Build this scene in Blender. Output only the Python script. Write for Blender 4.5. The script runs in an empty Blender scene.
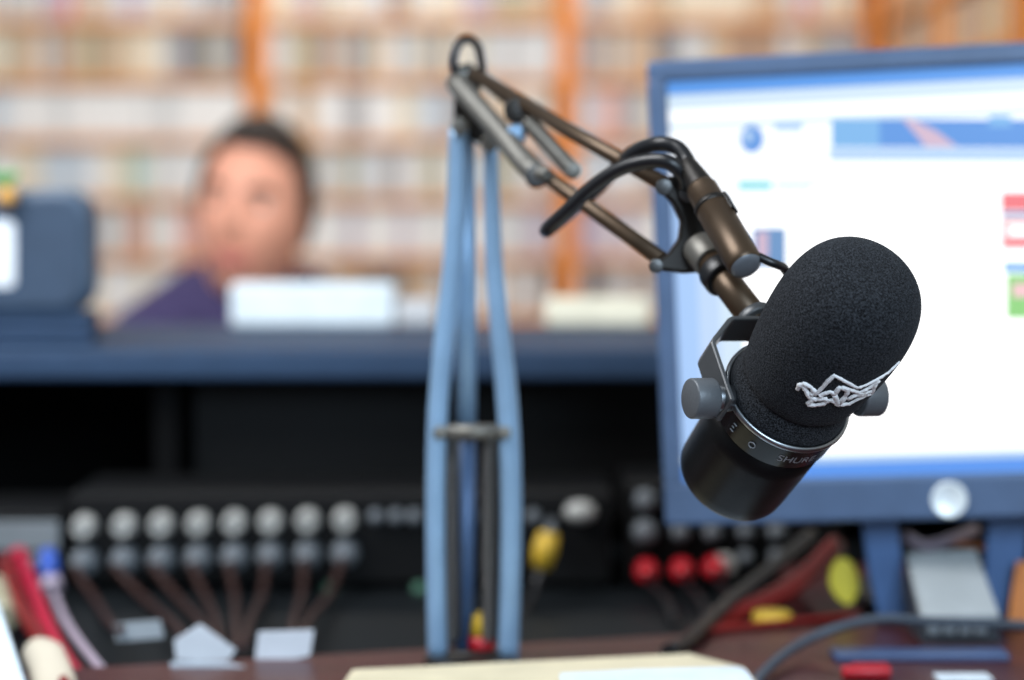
import bpy, bmesh, math, random
from mathutils import Vector, Matrix
from mathutils.bvhtree import BVHTree
random.seed(11)
SC = bpy.context.scene
COL = SC.collection
PI = math.pi
# ------------------------------------------------------------------ camera
FPX = 2418.0
H = 1.06
TH = math.radians(3.36)
R_ = Vector((1, 0, 0))
U_ = Vector((0, math.sin(TH), math.cos(TH)))
B_ = Vector((0, -math.cos(TH), math.sin(TH)))
O_ = Vector((0, 0, H))

def cv(a, b, c):
    return R_ * a + U_ * b + B_ * c

def at(px, py, d):
    return O_ + R_ * ((px - 512) / FPX * d) + U_ * ((340 - py) / FPX * d) - B_ * d

def ray(px, py):
    return (R_ * ((px - 512) / FPX) + U_ * ((340 - py) / FPX) - B_).normalized()

def on_z(px, py, z):
    r = ray(px, py)
    return O_ + r * ((z - H) / r.z)

def on_y(px, py, y):
    r = ray(px, py)
    return O_ + r * (y / r.y)

def on_plane(px, py, p0, n):
    r = ray(px, py)
    return O_ + r * ((p0 - O_).dot(n) / r.dot(n))

def proj(p):
    q = p - O_
    d = -q.dot(B_)
    return 512 + q.dot(R_) / d * FPX, 340 - q.dot(U_) / d * FPX

cam_d = bpy.data.cameras.new('camera')
cam = bpy.data.objects.new('camera', cam_d)
COL.objects.link(cam)
cam.location = O_
cam.rotation_euler = (PI / 2 - TH, 0, 0)
cam_d.sensor_width = 36
cam_d.sensor_fit = 'HORIZONTAL'
cam_d.lens = FPX * 36 / 1024
cam_d.clip_start = 0.05
cam_d.dof.use_dof = True
cam_d.dof.focus_distance = 1.085
cam_d.dof.aperture_fstop = 4.3
SC.camera = cam
SC.view_settings.view_transform = 'Standard'
SC.view_settings.look = 'None'
SC.view_settings.gamma = 1
SC.view_settings.use_curve_mapping = False
SC.view_settings.exposure = 0.0
SC.cycles.use_denoising = True
SC.cycles.max_bounces = 8

# ------------------------------------------------------------------ materials
def lin(c):
    c = c / 255.0
    return c / 12.92 if c <= 0.04045 else ((c + 0.055) / 1.055) ** 2.4

def rgb(r, g, b):
    return (lin(r), lin(g), lin(b), 1)

def mat(name, col, rough=0.5, metal=0.0, var=0.08, scale=40, bump=0.0, bscale=200, spec=0.5, coat=0.0, sheen=0.0):
    m = bpy.data.materials.new(name)
    m.use_nodes = True
    nt = m.node_tree
    b = nt.nodes['Principled BSDF']
    b.inputs['Roughness'].default_value = rough
    b.inputs['Metallic'].default_value = metal
    b.inputs['Specular IOR Level'].default_value = spec
    if coat:
        b.inputs['Coat Weight'].default_value = coat
        b.inputs['Coat Roughness'].default_value = 0.1
    if sheen:
        b.inputs['Sheen Weight'].default_value = sheen
    tc = nt.nodes.new('ShaderNodeTexCoord')
    n = nt.nodes.new('ShaderNodeTexNoise')
    n.inputs['Scale'].default_value = scale
    n.inputs['Detail'].default_value = 4
    nt.links.new(tc.outputs['Object'], n.inputs['Vector'])
    r = nt.nodes.new('ShaderNodeValToRGB')
    c = rgb(*col)
    r.color_ramp.elements[0].position = 0.3
    r.color_ramp.elements[1].position = 0.7
    r.color_ramp.elements[0].color = tuple(max(0, x * (1 - var)) for x in c[:3]) + (1,)
    r.color_ramp.elements[1].color = tuple(min(1, x * (1 + var)) for x in c[:3]) + (1,)
    nt.links.new(n.outputs['Fac'], r.inputs['Fac'])
    nt.links.new(r.outputs['Color'], b.inputs['Base Color'])
    if bump:
        n2 = nt.nodes.new('ShaderNodeTexNoise')
        n2.inputs['Scale'].default_value = bscale
        n2.inputs['Detail'].default_value = 3
        nt.links.new(tc.outputs['Object'], n2.inputs['Vector'])
        bp = nt.nodes.new('ShaderNodeBump')
        bp.inputs['Strength'].default_value = bump
        bp.inputs['Distance'].default_value = 0.001
        nt.links.new(n2.outputs['Fac'], bp.inputs['Height'])
        nt.links.new(bp.outputs['Normal'], b.inputs['Normal'])
    return m

def wood(name, c1, c2, rough=0.45, axis_scale=(1, 1, 12)):
    m = bpy.data.materials.new(name)
    m.use_nodes = True
    nt = m.node_tree
    b = nt.nodes['Principled BSDF']
    b.inputs['Roughness'].default_value = rough
    tc = nt.nodes.new('ShaderNodeTexCoord')
    mp = nt.nodes.new('ShaderNodeMapping')
    mp.inputs['Scale'].default_value = axis_scale
    n = nt.nodes.new('ShaderNodeTexNoise')
    n.inputs['Scale'].default_value = 6
    n.inputs['Detail'].default_value = 6
    n.inputs['Distortion'].default_value = 0.6
    r = nt.nodes.new('ShaderNodeValToRGB')
    r.color_ramp.elements[0].position = 0.3
    r.color_ramp.elements[1].position = 0.7
    r.color_ramp.elements[0].color = rgb(*c1)
    r.color_ramp.elements[1].color = rgb(*c2)
    nt.links.new(tc.outputs['Object'], mp.inputs['Vector'])
    nt.links.new(mp.outputs['Vector'], n.inputs['Vector'])
    nt.links.new(n.outputs['Fac'], r.inputs['Fac'])
    nt.links.new(r.outputs['Color'], b.inputs['Base Color'])
    return m

def emit(name, col, s=1.0):
    m = bpy.data.materials.new(name)
    m.use_nodes = True
    nt = m.node_tree
    b = nt.nodes['Principled BSDF']
    b.inputs['Base Color'].default_value = (0.01, 0.01, 0.012, 1)
    b.inputs['Roughness'].default_value = 0.3
    b.inputs['Emission Color'].default_value = rgb(*col)
    b.inputs['Emission Strength'].default_value = s
    return m

def foam_mat():
    m = bpy.data.materials.new('foam')
    m.use_nodes = True
    nt = m.node_tree
    b = nt.nodes['Principled BSDF']
    b.inputs['Roughness'].default_value = 0.95
    b.inputs['Specular IOR Level'].default_value = 0.15
    b.inputs['Sheen Weight'].default_value = 0.05
    b.inputs['Sheen Roughness'].default_value = 0.6
    b.inputs['Sheen Tint'].default_value = (0.55, 0.62, 0.72, 1)
    tc = nt.nodes.new('ShaderNodeTexCoord')
    n = nt.nodes.new('ShaderNodeTexNoise')
    n.inputs['Scale'].default_value = 1500
    n.inputs['Detail'].default_value = 2
    v = nt.nodes.new('ShaderNodeTexVoronoi')
    v.inputs['Scale'].default_value = 900
    r = nt.nodes.new('ShaderNodeValToRGB')
    r.color_ramp.elements[0].position = 0.40
    r.color_ramp.elements[1].position = 0.72
    r.color_ramp.elements[0].color = rgb(7, 7, 8)
    r.color_ramp.elements[1].color = rgb(62, 65, 70)
    bp = nt.nodes.new('ShaderNodeBump')
    bp.inputs['Strength'].default_value = 0.3
    bp.inputs['Distance'].default_value = 0.0012
    mx = nt.nodes.new('ShaderNodeMath')
    mx.operation = 'ADD'
    nt.links.new(tc.outputs['Object'], n.inputs['Vector'])
    nt.links.new(tc.outputs['Object'], v.inputs['Vector'])
    nt.links.new(n.outputs['Fac'], r.inputs['Fac'])
    nt.links.new(r.outputs['Color'], b.inputs['Base Color'])
    nt.links.new(v.outputs['Distance'], mx.inputs[0])
    nt.links.new(n.outputs['Fac'], mx.inputs[1])
    nt.links.new(mx.outputs[0], bp.inputs['Height'])
    nt.links.new(bp.outputs['Normal'], b.inputs['Normal'])
    return m

M = dict(
    foam=foam_mat(),
    mic=mat('mic_black_enamel', (13, 13, 14), 0.36, 0.0, spec=0.16, bump=0.1, bscale=900),
    micband=mat('mic_gloss_band', (7, 7, 8), 0.25, 0.0, spec=0.1),
    steel=mat('brushed_steel', (150, 155, 160), 0.32, 1.0),
    capgrey=mat('grey_plug_cap', (104, 108, 114), 0.45, 0.1),
    yoke=mat('yoke_dark_metal', (84, 86, 88), 0.38, 0.35),
    knob=mat('knob_satin_metal', (96, 100, 104), 0.45, 0.25, bump=0.15, bscale=700),
    white_thread=mat('white_thread', (244, 244, 244), 0.8, bump=0.4, bscale=1500),
    white_ink=mat('white_ink', (150, 152, 156), 0.5),
    bronze=mat('dark_bronze_tube', (80, 65, 50), 0.38, 0.6),
    armgrey=mat('grey_arm_metal', (112, 110, 104), 0.45, 0.5),
    darkmetal=mat('dark_arm_metal', (38, 35, 32), 0.4, 0.5),
    rubber=mat('black_rubber', (20, 21, 24), 0.38),
    tintsteel=mat('steel_window_tint', (138, 172, 204), 0.34, 0.25),  # grey steel; the window's blue reflection is put into the colour
    bluedark=mat('inner_window_tint', (78, 106, 146), 0.4, 0.2),  # same painted-in window blue, darker for the inner tube
    springs=mat('spring_steel', (88, 88, 88), 0.4, 0.8),
    bezel=mat('bezel_black_blue_sheen', (76, 97, 128), 0.36, 0.0),  # black plastic; the sheen of the blue light is put into the colour
    bezel_dark=mat('bezel_back', (30, 34, 42), 0.5),
    standblue=mat('stand_plastic', (72, 106, 154), 0.4),
    black=mat('black_paint', (9, 9, 10), 0.55, spec=0.2),
    hutch=mat('navy_laminate', (46, 66, 92), 0.6, spec=0.2),
    blackwood=mat('black_laminate', (6, 6, 7), 0.7, spec=0.1),
    desk=wood('red_brown_desk', (54, 18, 20), (76, 30, 30), 0.35, (1, 10, 1)),
    lowdesk=mat('dark_green_laminate', (17, 21, 24), 0.5, spec=0.2),
    pine=wood('orange_pine', (214, 124, 40), (226, 138, 50), 0.5, (2, 2, 10)),
    pineshelf=wood('pine_shelf', (202, 134, 72), (216, 148, 82), 0.55, (10, 2, 2)),
    pineback=mat('pine_back_panel', (150, 112, 78), 0.7),
    wallp=mat('wall_paint', (226, 220, 208), 0.9, var=0.02),
    floorm=mat('floor_vinyl', (120, 112, 104), 0.5),
    ceilm=mat('ceiling_paint', (236, 234, 228), 0.9),
    skin=mat('skin', (250, 176, 146), 0.5, var=0.05),
    lips=mat('lips', (190, 100, 98), 0.45),
    eyew=mat('eye_white', (225, 218, 212), 0.25),
    iris=mat('iris_brown', (50, 34, 26), 0.2),
    hair=mat('dark_brown_hair', (42, 28, 20), 0.6, bump=0.6, bscale=300),
    shirt=mat('purple_navy_cloth', (70, 60, 100), 0.85, bump=0.3, bscale=400),
    trousers=mat('dark_trousers', (34, 36, 44), 0.85),
    greybox=mat('slate_grey_case', (66, 86, 108), 0.5),
    greybox2=mat('slate_grey_rim', (52, 70, 92), 0.5),
    sticker=mat('white_sticker', (232, 238, 244), 0.5),
    gold=mat('golden_ball', (222, 166, 84), 0.35),
    green=mat('green_top', (92, 170, 96), 0.5),
    whitepl=mat('white_plastic', (224, 234, 238), 0.5),
    cream=mat('cream_card', (236, 230, 206), 0.7),
    pad=mat('cream_paper', (212, 202, 172), 0.75),
    paper=mat('white_paper', (214, 228, 238), 0.7),
    panelgrey=mat('grey_panel', (112, 118, 122), 0.5),
    sock=mat('light_grey_plug', (172, 172, 168), 0.4),
    sockdim=mat('dull_grey_plug', (106, 112, 118), 0.4, 0.0),
    brown=mat('brown_cable', (50, 26, 21), 0.5),
    red=mat('red_plastic', (180, 18, 34), 0.4),
    crimson=mat('crimson_cable', (176, 16, 52), 0.4),
    darkred=mat('dark_red_cable', (126, 22, 20), 0.4),
    blue=mat('blue_plug', (44, 84, 176), 0.4),
    yellow=mat('yellow_plastic', (224, 206, 50), 0.5),
    amber=mat('amber_plug', (206, 168, 50), 0.5),
    dimgreen=mat('green_led_cap', (60, 104, 84), 0.5),
    phone=mat('light_grey_phone', (160, 166, 168), 0.5),
    phonebase=mat('dark_phone_base', (52, 58, 66), 0.5),
    keyg=mat('grey_key', (140, 152, 160), 0.5),
    orange=mat('orange_card', (212, 132, 70), 0.6),
    cordgrey=mat('dark_grey_cord', (58, 68, 80), 0.45),
    slip=mat('white_slip_shaded', (196, 202, 210), 0.7),  # white paper, greyed in the colour for the weaker light there
    slipdim=mat('white_slip_deep_shade', (150, 158, 164), 0.7),  # darker copy of the slip paper, with still less light painted in
    stripblue=mat('strip_blue', (56, 78, 118), 0.4),
    badge=mat('silver_badge', (232, 240, 242), 0.35, 0.2),
)

# ------------------------------------------------------------------ mesh helpers
def add_box(bm, c, s, mtx=None, bevel=0.0, seg=2):
    vs = []
    b2 = bmesh.new()
    bmesh.ops.create_cube(b2, size=1)
    for v in b2.verts:
        v.co = Vector((v.co.x * s[0], v.co.y * s[1], v.co.z * s[2]))
    if bevel:
        bmesh.ops.bevel(b2, geom=b2.edges[:], offset=bevel, segments=seg, profile=0.5, affect='EDGES')
    for v in b2.verts:
        v.co = (mtx @ v.co if mtx is not None else v.co) + Vector(c)
    merge(bm, b2)

def merge(bm, b2):
    mp = {}
    for v in b2.verts:
        mp[v] = bm.verts.new(v.co)
    for f in b2.faces:
        try:
            nf = bm.faces.new([mp[v] for v in f.verts])
            nf.smooth = f.smooth
            nf.material_index = f.material_index
        except ValueError:
            pass
    b2.free()

def frame_of(d):
    d = d.normalized()
    u = Vector((0, 0, 1)) if abs(d.z) < 0.9 else Vector((1, 0, 0))
    e1 = d.cross(u).normalized()
    e2 = e1.cross(d).normalized()
    return e1, e2

def smooth_path(pts, n=6):
    out = []
    P = [Vector(p) for p in pts]
    for i in range(len(P) - 1):
        p0 = P[i - 1] if i else P[0] * 2 - P[1]
        p1, p2 = P[i], P[i + 1]
        p3 = P[i + 2] if i + 2 < len(P) else P[-1] * 2 - P[-2]
        for k in range(n):
            t = k / n
            out.append(0.5 * ((2 * p1) + (p2 - p0) * t + (2 * p0 - 5 * p1 + 4 * p2 - p3) * t * t + (3 * p1 - p0 - 3 * p2 + p3) * t ** 3))
    out.append(P[-1])
    return out

def add_tube(bm, pts, r, seg=12, flat=None, upv=None, cap=True):
    """swept tube; r scalar or list; flat=(a,b) for an elliptic section"""
    P = [Vector(p) for p in pts]
    n = len(P)
    rs = r if isinstance(r, (list, tuple)) else [r] * n
    rings = []
    e1 = None
    for i in range(n):
        d = (P[min(i + 1, n - 1)] - P[max(i - 1, 0)]).normalized()
        if e1 is None:
            e1 = upv.copy() if upv is not None else frame_of(d)[0]
        e1 = (e1 - d * e1.dot(d)).normalized()
        e2 = d.cross(e1)
        a, b = flat if flat else (1, 1)
        rings.append([bm.verts.new(P[i] + (e1 * (math.cos(t) * a) + e2 * (math.sin(t) * b)) * rs[i]) for t in [2 * PI * k / seg for k in range(seg)]])
    for i in range(n - 1):
        for k in range(seg):
            f = bm.faces.new((rings[i][k], rings[i][(k + 1) % seg], rings[i + 1][(k + 1) % seg], rings[i + 1][k]))
            f.smooth = True
    if cap:
        bm.faces.new(rings[0][::-1])
        bm.faces.new(rings[-1])

def add_lathe(bm, prof, org, axis, seg=32, e1=None, smooth=True):
    """prof: list of (r, s) along axis"""
    axis = axis.normalized()
    if e1 is None:
        e1, e2 = frame_of(axis)
    else:
        e2 = axis.cross(e1)
    rings = []
    for r, s in prof:
        c = org + axis * s
        if r < 1e-6:
            rings.append([bm.verts.new(c)])
        else:
            rings.append([bm.verts.new(c + (e1 * math.cos(2 * PI * k / seg) + e2 * math.sin(2 * PI * k / seg)) * r) for k in range(seg)])
    for a, b in zip(rings, rings[1:]):
        for k in range(seg):
            k2 = (k + 1) % seg
            if len(a) == 1 and len(b) == 1:
                continue
            if len(a) == 1:
                f = bm.faces.new((a[0], b[k2], b[k]))
            elif len(b) == 1:
                f = bm.faces.new((a[k], a[k2], b[0]))
            else:
                f = bm.faces.new((a[k], a[k2], b[k2], b[k]))
            f.smooth = smooth

def add_cyl(bm, p0, p1, r, seg=24, bev=0.12):
    p0, p1 = Vector(p0), Vector(p1)
    L = (p1 - p0).length
    b = min(r * bev, L * 0.3)
    prof = [(0, 0), (r - b, 0), (r - b * .3, b * .3), (r, b), (r, L - b), (r - b * .3, L - b * .3), (r - b, L), (0, L)]
    add_lathe(bm, prof, p0, p1 - p0, seg)

def add_prism(bm, poly, ext, bevel=0.0):
    """poly: list of 3-D points (planar loop); extruded by vector ext"""
    b2 = bmesh.new()
    a = [b2.verts.new(Vector(p)) for p in poly]
    b = [b2.verts.new(Vector(p) + Vector(ext)) for p in poly]
    n = len(a)
    b2.faces.new(a)
    b2.faces.new(b[::-1])
    for i in range(n):
        b2.faces.new((a[(i + 1) % n], a[i], b[i], b[(i + 1) % n]))
    bmesh.ops.recalc_face_normals(b2, faces=b2.faces[:])
    if bevel:
        bmesh.ops.bevel(b2, geom=b2.edges[:], offset=bevel, segments=2, profile=0.5, affect='EDGES')
    merge(bm, b2)

def add_ball(bm, c, r, seg=20, sc=(1, 1, 1)):
    b2 = bmesh.new()
    bmesh.ops.create_uvsphere(b2, u_segments=seg, v_segments=seg // 2 + 2, radius=1)
    for v in b2.verts:
        v.co = Vector((v.co.x * r * sc[0], v.co.y * r * sc[1], v.co.z * r * sc[2])) + Vector(c)
    for f in b2.faces:
        f.smooth = True
    merge(bm, b2)

ORG = {}

def obj(name, bm, m, parent=None, fix=True, org=None):
    if fix:
        bmesh.ops.recalc_face_normals(bm, faces=bm.faces[:])
    o_ = ORG[parent.name] if parent is not None else (Vector(org) if org is not None else Vector((0, 0, 0)))
    for v in bm.verts:
        v.co -= o_
    me = bpy.data.meshes.new(name)
    bm.to_mesh(me)
    bm.free()
    for mm in (m if isinstance(m, (list, tuple)) else [m]):
        me.materials.append(M[mm] if isinstance(mm, str) else mm)
    o = bpy.data.objects.new(name, me)
    COL.objects.link(o)
    if parent is not None:
        o.parent = parent
    else:
        o.location = o_
    ORG[o.name] = o_
    return o

def thing(name, label, cat, loc, group=None):
    o = bpy.data.objects.new(name, None)
    o.empty_display_size = 0.02
    COL.objects.link(o)
    o.location = Vector(loc)
    ORG[o.name] = Vector(loc)
    return tag(o, label, cat, group)

def tag(o, label, cat, group=None):
    o['label'] = label
    o['category'] = cat
    if group:
        o['group'] = group
    return o

def struct(name, bm, m):
    o = obj(name, bm, m)
    o['kind'] = 'structure'
    return o

NB = bmesh.new

# ------------------------------------------------------------------ setting
ZD = H - 0.274        # desk top
ZL = H - 0.302        # lower equipment table top
YB = 6.0              # bookcase front plane
bm = NB(); add_box(bm, (-0.45, 3.0, -0.02), (3.6, 7.4, 0.04)); struct('floor', bm, 'floorm')
bm = NB(); add_box(bm, (-0.45, 6.30, 1.35), (3.6, 0.08, 2.7)); struct('wall_back', bm, 'wallp')
bm = NB(); add_box(bm, (1.22, 3.0, 1.35), (0.08, 7.4, 2.7)); struct('wall_right', bm, 'wallp')

# ------------------------------------------------------------------ bookcases
z_of = lambda py: on_y(512, py, YB).z
Z22 = z_of(22)
PITCH = (z_of(22) - z_of(260)) / 4.0
levels = [Z22 + PITCH * k for k in range(-6, 5)]        # shelf board centres
ZTOP = levels[-1] + 0.02
BT = 0.020
ups = [(258 - 309 - 512) / FPX * YB, (258 - 512) / FPX * YB, (567 - 512) / FPX * YB, (874 - 512) / FPX * YB]
bay_names = ['left bay', 'middle bay', 'right bay']
bay_labels = ['tall orange pine bookcase of discs behind the man, far left bay',
              'tall orange pine bookcase of discs between the man and the boom arm',
              'tall orange pine bookcase of discs rising behind the lit monitor']

def bookcase(label, x0, x1, yf, depth, mtx=None):
    t = thing('bookcase', label, 'bookcase', ((x0 + x1) / 2, yf + depth / 2, 0) if mtx is None else (1.0, (x0 + x1) / 2, 0), 'pine bookcases along the walls')
    def bx(c, s):
        b = NB()
        if mtx is None:
            add_box(b, c, s, None, 0.002, 1)
        else:
            add_box(b, (mtx(c)), (s[1], s[0], s[2]), None, 0.002, 1)
        return b
    for xs in (x0 + 0.0125, x1 - 0.0125):
        obj('side_panel', bx((xs, yf + depth / 2, ZTOP / 2), (0.0245, depth, ZTOP)), 'pine', t)
    obj('back_panel', bx(((x0 + x1) / 2, yf + depth - 0.006, ZTOP / 2), (x1 - x0 - 0.052, 0.008, ZTOP - 0.01)), 'pineback', t)
    for z in levels:
        obj('shelf', bx(((x0 + x1) / 2, yf + depth / 2 - 0.006, z), (x1 - x0 - 0.051, depth - 0.014, BT)), 'pineshelf', t)
    zb = levels[0] - PITCH * 2
    obj('plinth', bx(((x0 + x1) / 2, yf + depth / 2, zb / 2), (x1 - x0 - 0.051, depth - 0.03, max(zb, 0.05))), 'pine', t)
    return t

for i in range(3):
    bookcase(bay_labels[i], ups[i], ups[i + 1], YB, 0.19)
XS = ups[3] + 0.012
side = lambda c: (XS + (c[1] - 0.0), c[0], c[2])
sy = [4.43, 5.20, 5.97]
bookcase('pine bookcase on the right wall nearest the room corner', sy[1], sy[2], 0.0, 0.19, side)
bookcase('pine bookcase on the right wall nearer to the desk', sy[0], sy[1], 0.0, 0.19, side)

# discs ------------------------------------------------------------
pal = {
    'white': (222, 221, 220), 'pale grey': (196, 197, 198), 'cream': (214, 204, 184), 'grey': (158, 156, 158),
    'dark grey': (112, 108, 110), 'tan': (190, 162, 132), 'brown': (152, 118, 92), 'pink': (210, 164, 154),
    'red': (204, 112, 106), 'pale blue': (186, 196, 206), 'olive': (164, 158, 132), 'lilac': (178, 164, 180),
    'yellow': (206, 168, 60), 'sea green': (166, 188, 178)}
for k, c in pal.items():
    M['disc ' + k] = mat('disc_' + k.replace(' ', '_'), c, 0.35, var=0.04)
mixes = {   # per shelf row, top to bottom
    0: ['tan', 'pale grey', 'cream', 'grey', 'lilac', 'brown', 'tan', 'pale grey', 'cream', 'olive', 'grey', 'tan', 'pale grey', 'cream', 'red'],
    1: ['grey', 'pale grey', 'cream', 'tan', 'dark grey', 'tan', 'pale grey', 'olive', 'grey', 'brown'],
    2: ['white', 'white', 'pale grey', 'white', 'cream', 'pale blue', 'white', 'pale grey'],
    3: ['white', 'white', 'white', 'pale grey', 'pale blue', 'white', 'sea green', 'cream'],
    4: ['grey', 'pale grey', 'cream', 'sea green', 'pink', 'white', 'olive', 'pale grey', 'dark grey'],
    5: ['white', 'white', 'cream', 'white', 'pale grey', 'white', 'cream']}
mix_mid = {2: ['pale grey', 'cream', 'pink', 'white', 'grey', 'white', 'tan', 'pale blue'],
           3: ['pale grey', 'grey', 'pale blue', 'white', 'olive', 'pale grey'],
           4: ['white', 'white', 'white', 'pale grey', 'white', 'lilac'],
           5: ['grey', 'dark grey', 'pale grey', 'tan', 'white', 'brown']}
row_names = ['topmost shelf in view', 'second shelf in view', 'third shelf in view',
             'fourth shelf in view', 'fifth shelf in view', 'lowest shelf in view']
DISC = []
for bay in range(3):
    for row in range(8):
        zb = Z22 - PITCH * row + BT / 2   # board the row stands on
        x = ups[bay] + 0.027
        xe = ups[bay + 1] - 0.027
        colr = None
        run = 0
        while True:
            w = random.choice((0.0105, 0.0145, 0.0145, 0.022, 0.022, 0.027))
            if x + w > xe:
                break
            if run <= 0:
                src = mix_mid.get(row, mixes.get(row, mixes[4])) if bay >= 1 else mixes.get(row, mixes[5])
                colr = random.choice(src)
                run = random.choice((1, 1, 2, 3))
            run -= 1
            h = random.uniform(0.117, PITCH - BT - 0.005)
            px = 512 + (x + w / 2) / YB * FPX
            py = proj(Vector((x, YB, zb + h / 2)))[1]
            seen = -22 < px < 1046
            if py > 62 and px > 676: seen = False
            if 206 < px < 298 and 150 < py < 330: seen = False
            if py > 200 and px < 76: seen = False
            if py > 318: seen = False
            DISC.append((seen, w * h * (1.0 if -5 < py < 300 else 0.6), x, w, h, zb, bay, row, colr))
            x += w + 0.0006
DISC.sort(key=lambda d: (not d[0], -d[1]))
NSEEN = sum(1 for d in DISC if d[0])
protos = {}
def disc_mesh(w, h):
    b = NB()
    add_box(b, (0, 0.0, h / 2), (w, 0.138, h), None, 0.0012, 1)
    return b
rest = NB()
rest_cols = list(pal.keys())
for i, (s, a, x, w, h, zb, bay, row, colr) in enumerate(DISC):
    loc = Vector((x + w / 2, YB + 0.012 + 0.069 + random.uniform(0, 0.006), zb))
    if i < min(300, NSEEN):
        key = (w, colr)
        if key not in protos:
            protos[key] = obj('disc_case', disc_mesh(w, 0.12), 'disc ' + colr)
            o = protos[key]
        else:
            o = protos[key].copy()
            COL.objects.link(o)
        o.location = loc
        o.scale.z = h / 0.12
        thick = {0.0105: 'slim', 0.0145: 'ordinary', 0.022: 'double', 0.027: 'wide'}[w]
        tag(o, f"{thick} {colr} disc case in the {bay_names[bay]}, {row_names[row]}", 'disc case', f"disc cases in the {bay_names[bay]}, {row_names[row]}")
    else:
        n0 = len(rest.faces)
        b = disc_mesh(w, h)
        for f in b.faces:
            f.material_index = rest_cols.index(colr)
        for v in b.verts:
            v.co += loc
        merge(rest, b)
if len(rest.faces):
    o = obj('disc_cases', rest, ['disc ' + k for k in rest_cols])
    tag(o, 'narrow disc cases filling the rest of the pine shelves, too many to count', 'disc cases')
    o['kind'] = 'stuff'
else:
    rest.free()

# binders on the right wall bookcases
bn = 0
bcols = ['tan', 'brown', 'cream', 'tan', 'yellow', 'pale grey', 'tan', 'brown', 'pink', 'olive']
ordn = ['first', 'second', 'third', 'fourth', 'fifth', 'sixth', 'seventh', 'eighth', 'ninth', 'tenth', 'eleventh', 'twelfth', 'thirteenth', 'fourteenth', 'fifteenth', 'sixteenth', 'seventeenth', 'eighteenth', 'nineteenth', 'twentieth']
for un in (1, 0):
    y = sy[un + 1] - 0.03
    k = 0
    while y - 0.06 > sy[un] + 0.03 and k < 16:
        w = random.uniform(0.034, 0.056)
        cn = bcols[(bn * 3 + k) % len(bcols)]
        h = random.uniform(0.112, PITCH - BT - 0.006)
        b = NB()
        add_box(b, (XS + 0.015 + 0.075, y - w / 2, Z22 - PITCH + BT / 2 + h / 2), (0.15, w - 0.001, h), None, 0.003, 2)
        o = obj('box_file', b, 'disc ' + cn, org=(XS + 0.09, y - w / 2, Z22 - PITCH + BT / 2))
        where = 'nearest the room corner' if un == 1 else 'nearer the desk'
        tag(o, f"{cn} box file, {ordn[k]} from the far end, right wall bookcase {where}", 'box file', 'box files on the right wall')
        y -= w
        k += 1
    bn += 1

fb = NB()
fk = ['tan', 'brown', 'cream', 'pale grey', 'olive', 'grey']
for un in (1, 0):
    for lv in (0, 2, 3, 4, 5):
        y = sy[un + 1] - 0.03
        while y - 0.06 > sy[un] + 0.03:
            w = random.uniform(0.034, 0.056)
            h = random.uniform(0.112, PITCH - BT - 0.006)
            b = NB()
            add_box(b, (XS + 0.015 + 0.075, y - w / 2, Z22 - PITCH * lv + BT / 2 + h / 2), (0.15, w - 0.001, h), None, 0.003, 1)
            k = random.randrange(len(fk))
            for f in b.faces: f.material_index = k
            merge(fb, b)
            y -= w
o = obj('box_files', fb, ['disc ' + k for k in fk])
tag(o, 'box files filling the other shelves along the right wall', 'box files')
o['kind'] = 'stuff'

# ------------------------------------------------------------------ desks
# near desk: L-shaped board, far edge steps back on the right
y0, y1, y2 = 0.35, 1.545, 1.80
xl, xm, xr = -1.0, 0.10, 1.0
t = thing('studio_desk', 'red-brown wooden studio desk under the monitor and boom arm', 'desk', (0, 0.9, 0))
b = NB()
e0, e1_ = on_z(-20, 673, ZD), on_z(640, 636, ZD)
lft = e0 + (e0 - e1_) * ((xl - e0.x) / (e0.x - e1_.x))
rgt = e1_ + (e1_ - e0) * ((xm + .10 - e1_.x) / (e1_.x - e0.x))
add_prism(b, [(xl, y0, ZD - 0.026), (xr, y0, ZD - 0.026), (xr, y2, ZD - 0.026), (xm + 0.10, y2, ZD - 0.026), (xm + 0.10, rgt.y, ZD - 0.026), (xl, lft.y, ZD - 0.026)], (0, 0, 0.026), 0.002)
obj('desk_top', b, 'desk', t)
for lx, ly in ((xl + 0.06, y0 + 0.08), (xr - 0.06, y0 + 0.08), (xl + 0.06, lft.y - 0.08), (xr - 0.06, y2 - 0.06)):
    b = NB(); add_box(b, (lx, ly, (ZD - 0.027) / 2), (0.05, 0.05, ZD - 0.027), None, 0.004)
    obj('leg', b, 'blackwood', t)
t = thing('equipment_table', 'dark laminate table carrying the mixers and raised shelf', 'table', (0, 2.2, 0))
b = NB(); add_box(b, (-0.12, 2.27, ZL - 0.0152), (1.75, 0.9, 0.03), None, 0.002); 
obj('table_top', b, 'lowdesk', t)
for lx in (-0.95, 0.71):
    for ly in (1.88, 2.66):
        b = NB(); add_box(b, (lx, ly, (ZL - 0.03) / 2), (0.05, 0.05, ZL - 0.03), None, 0.004)
        obj('leg', b, 'blackwood', t)
# bridge between the desks so that the lower table starts behind the near one
b = NB(); add_box(b, (-0.4, 1.558, ZL - 0.0152), (1.19, 0.52, 0.03), None, 0.002)
obj('front_ledge', b, 'lowdesk', t)

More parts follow.
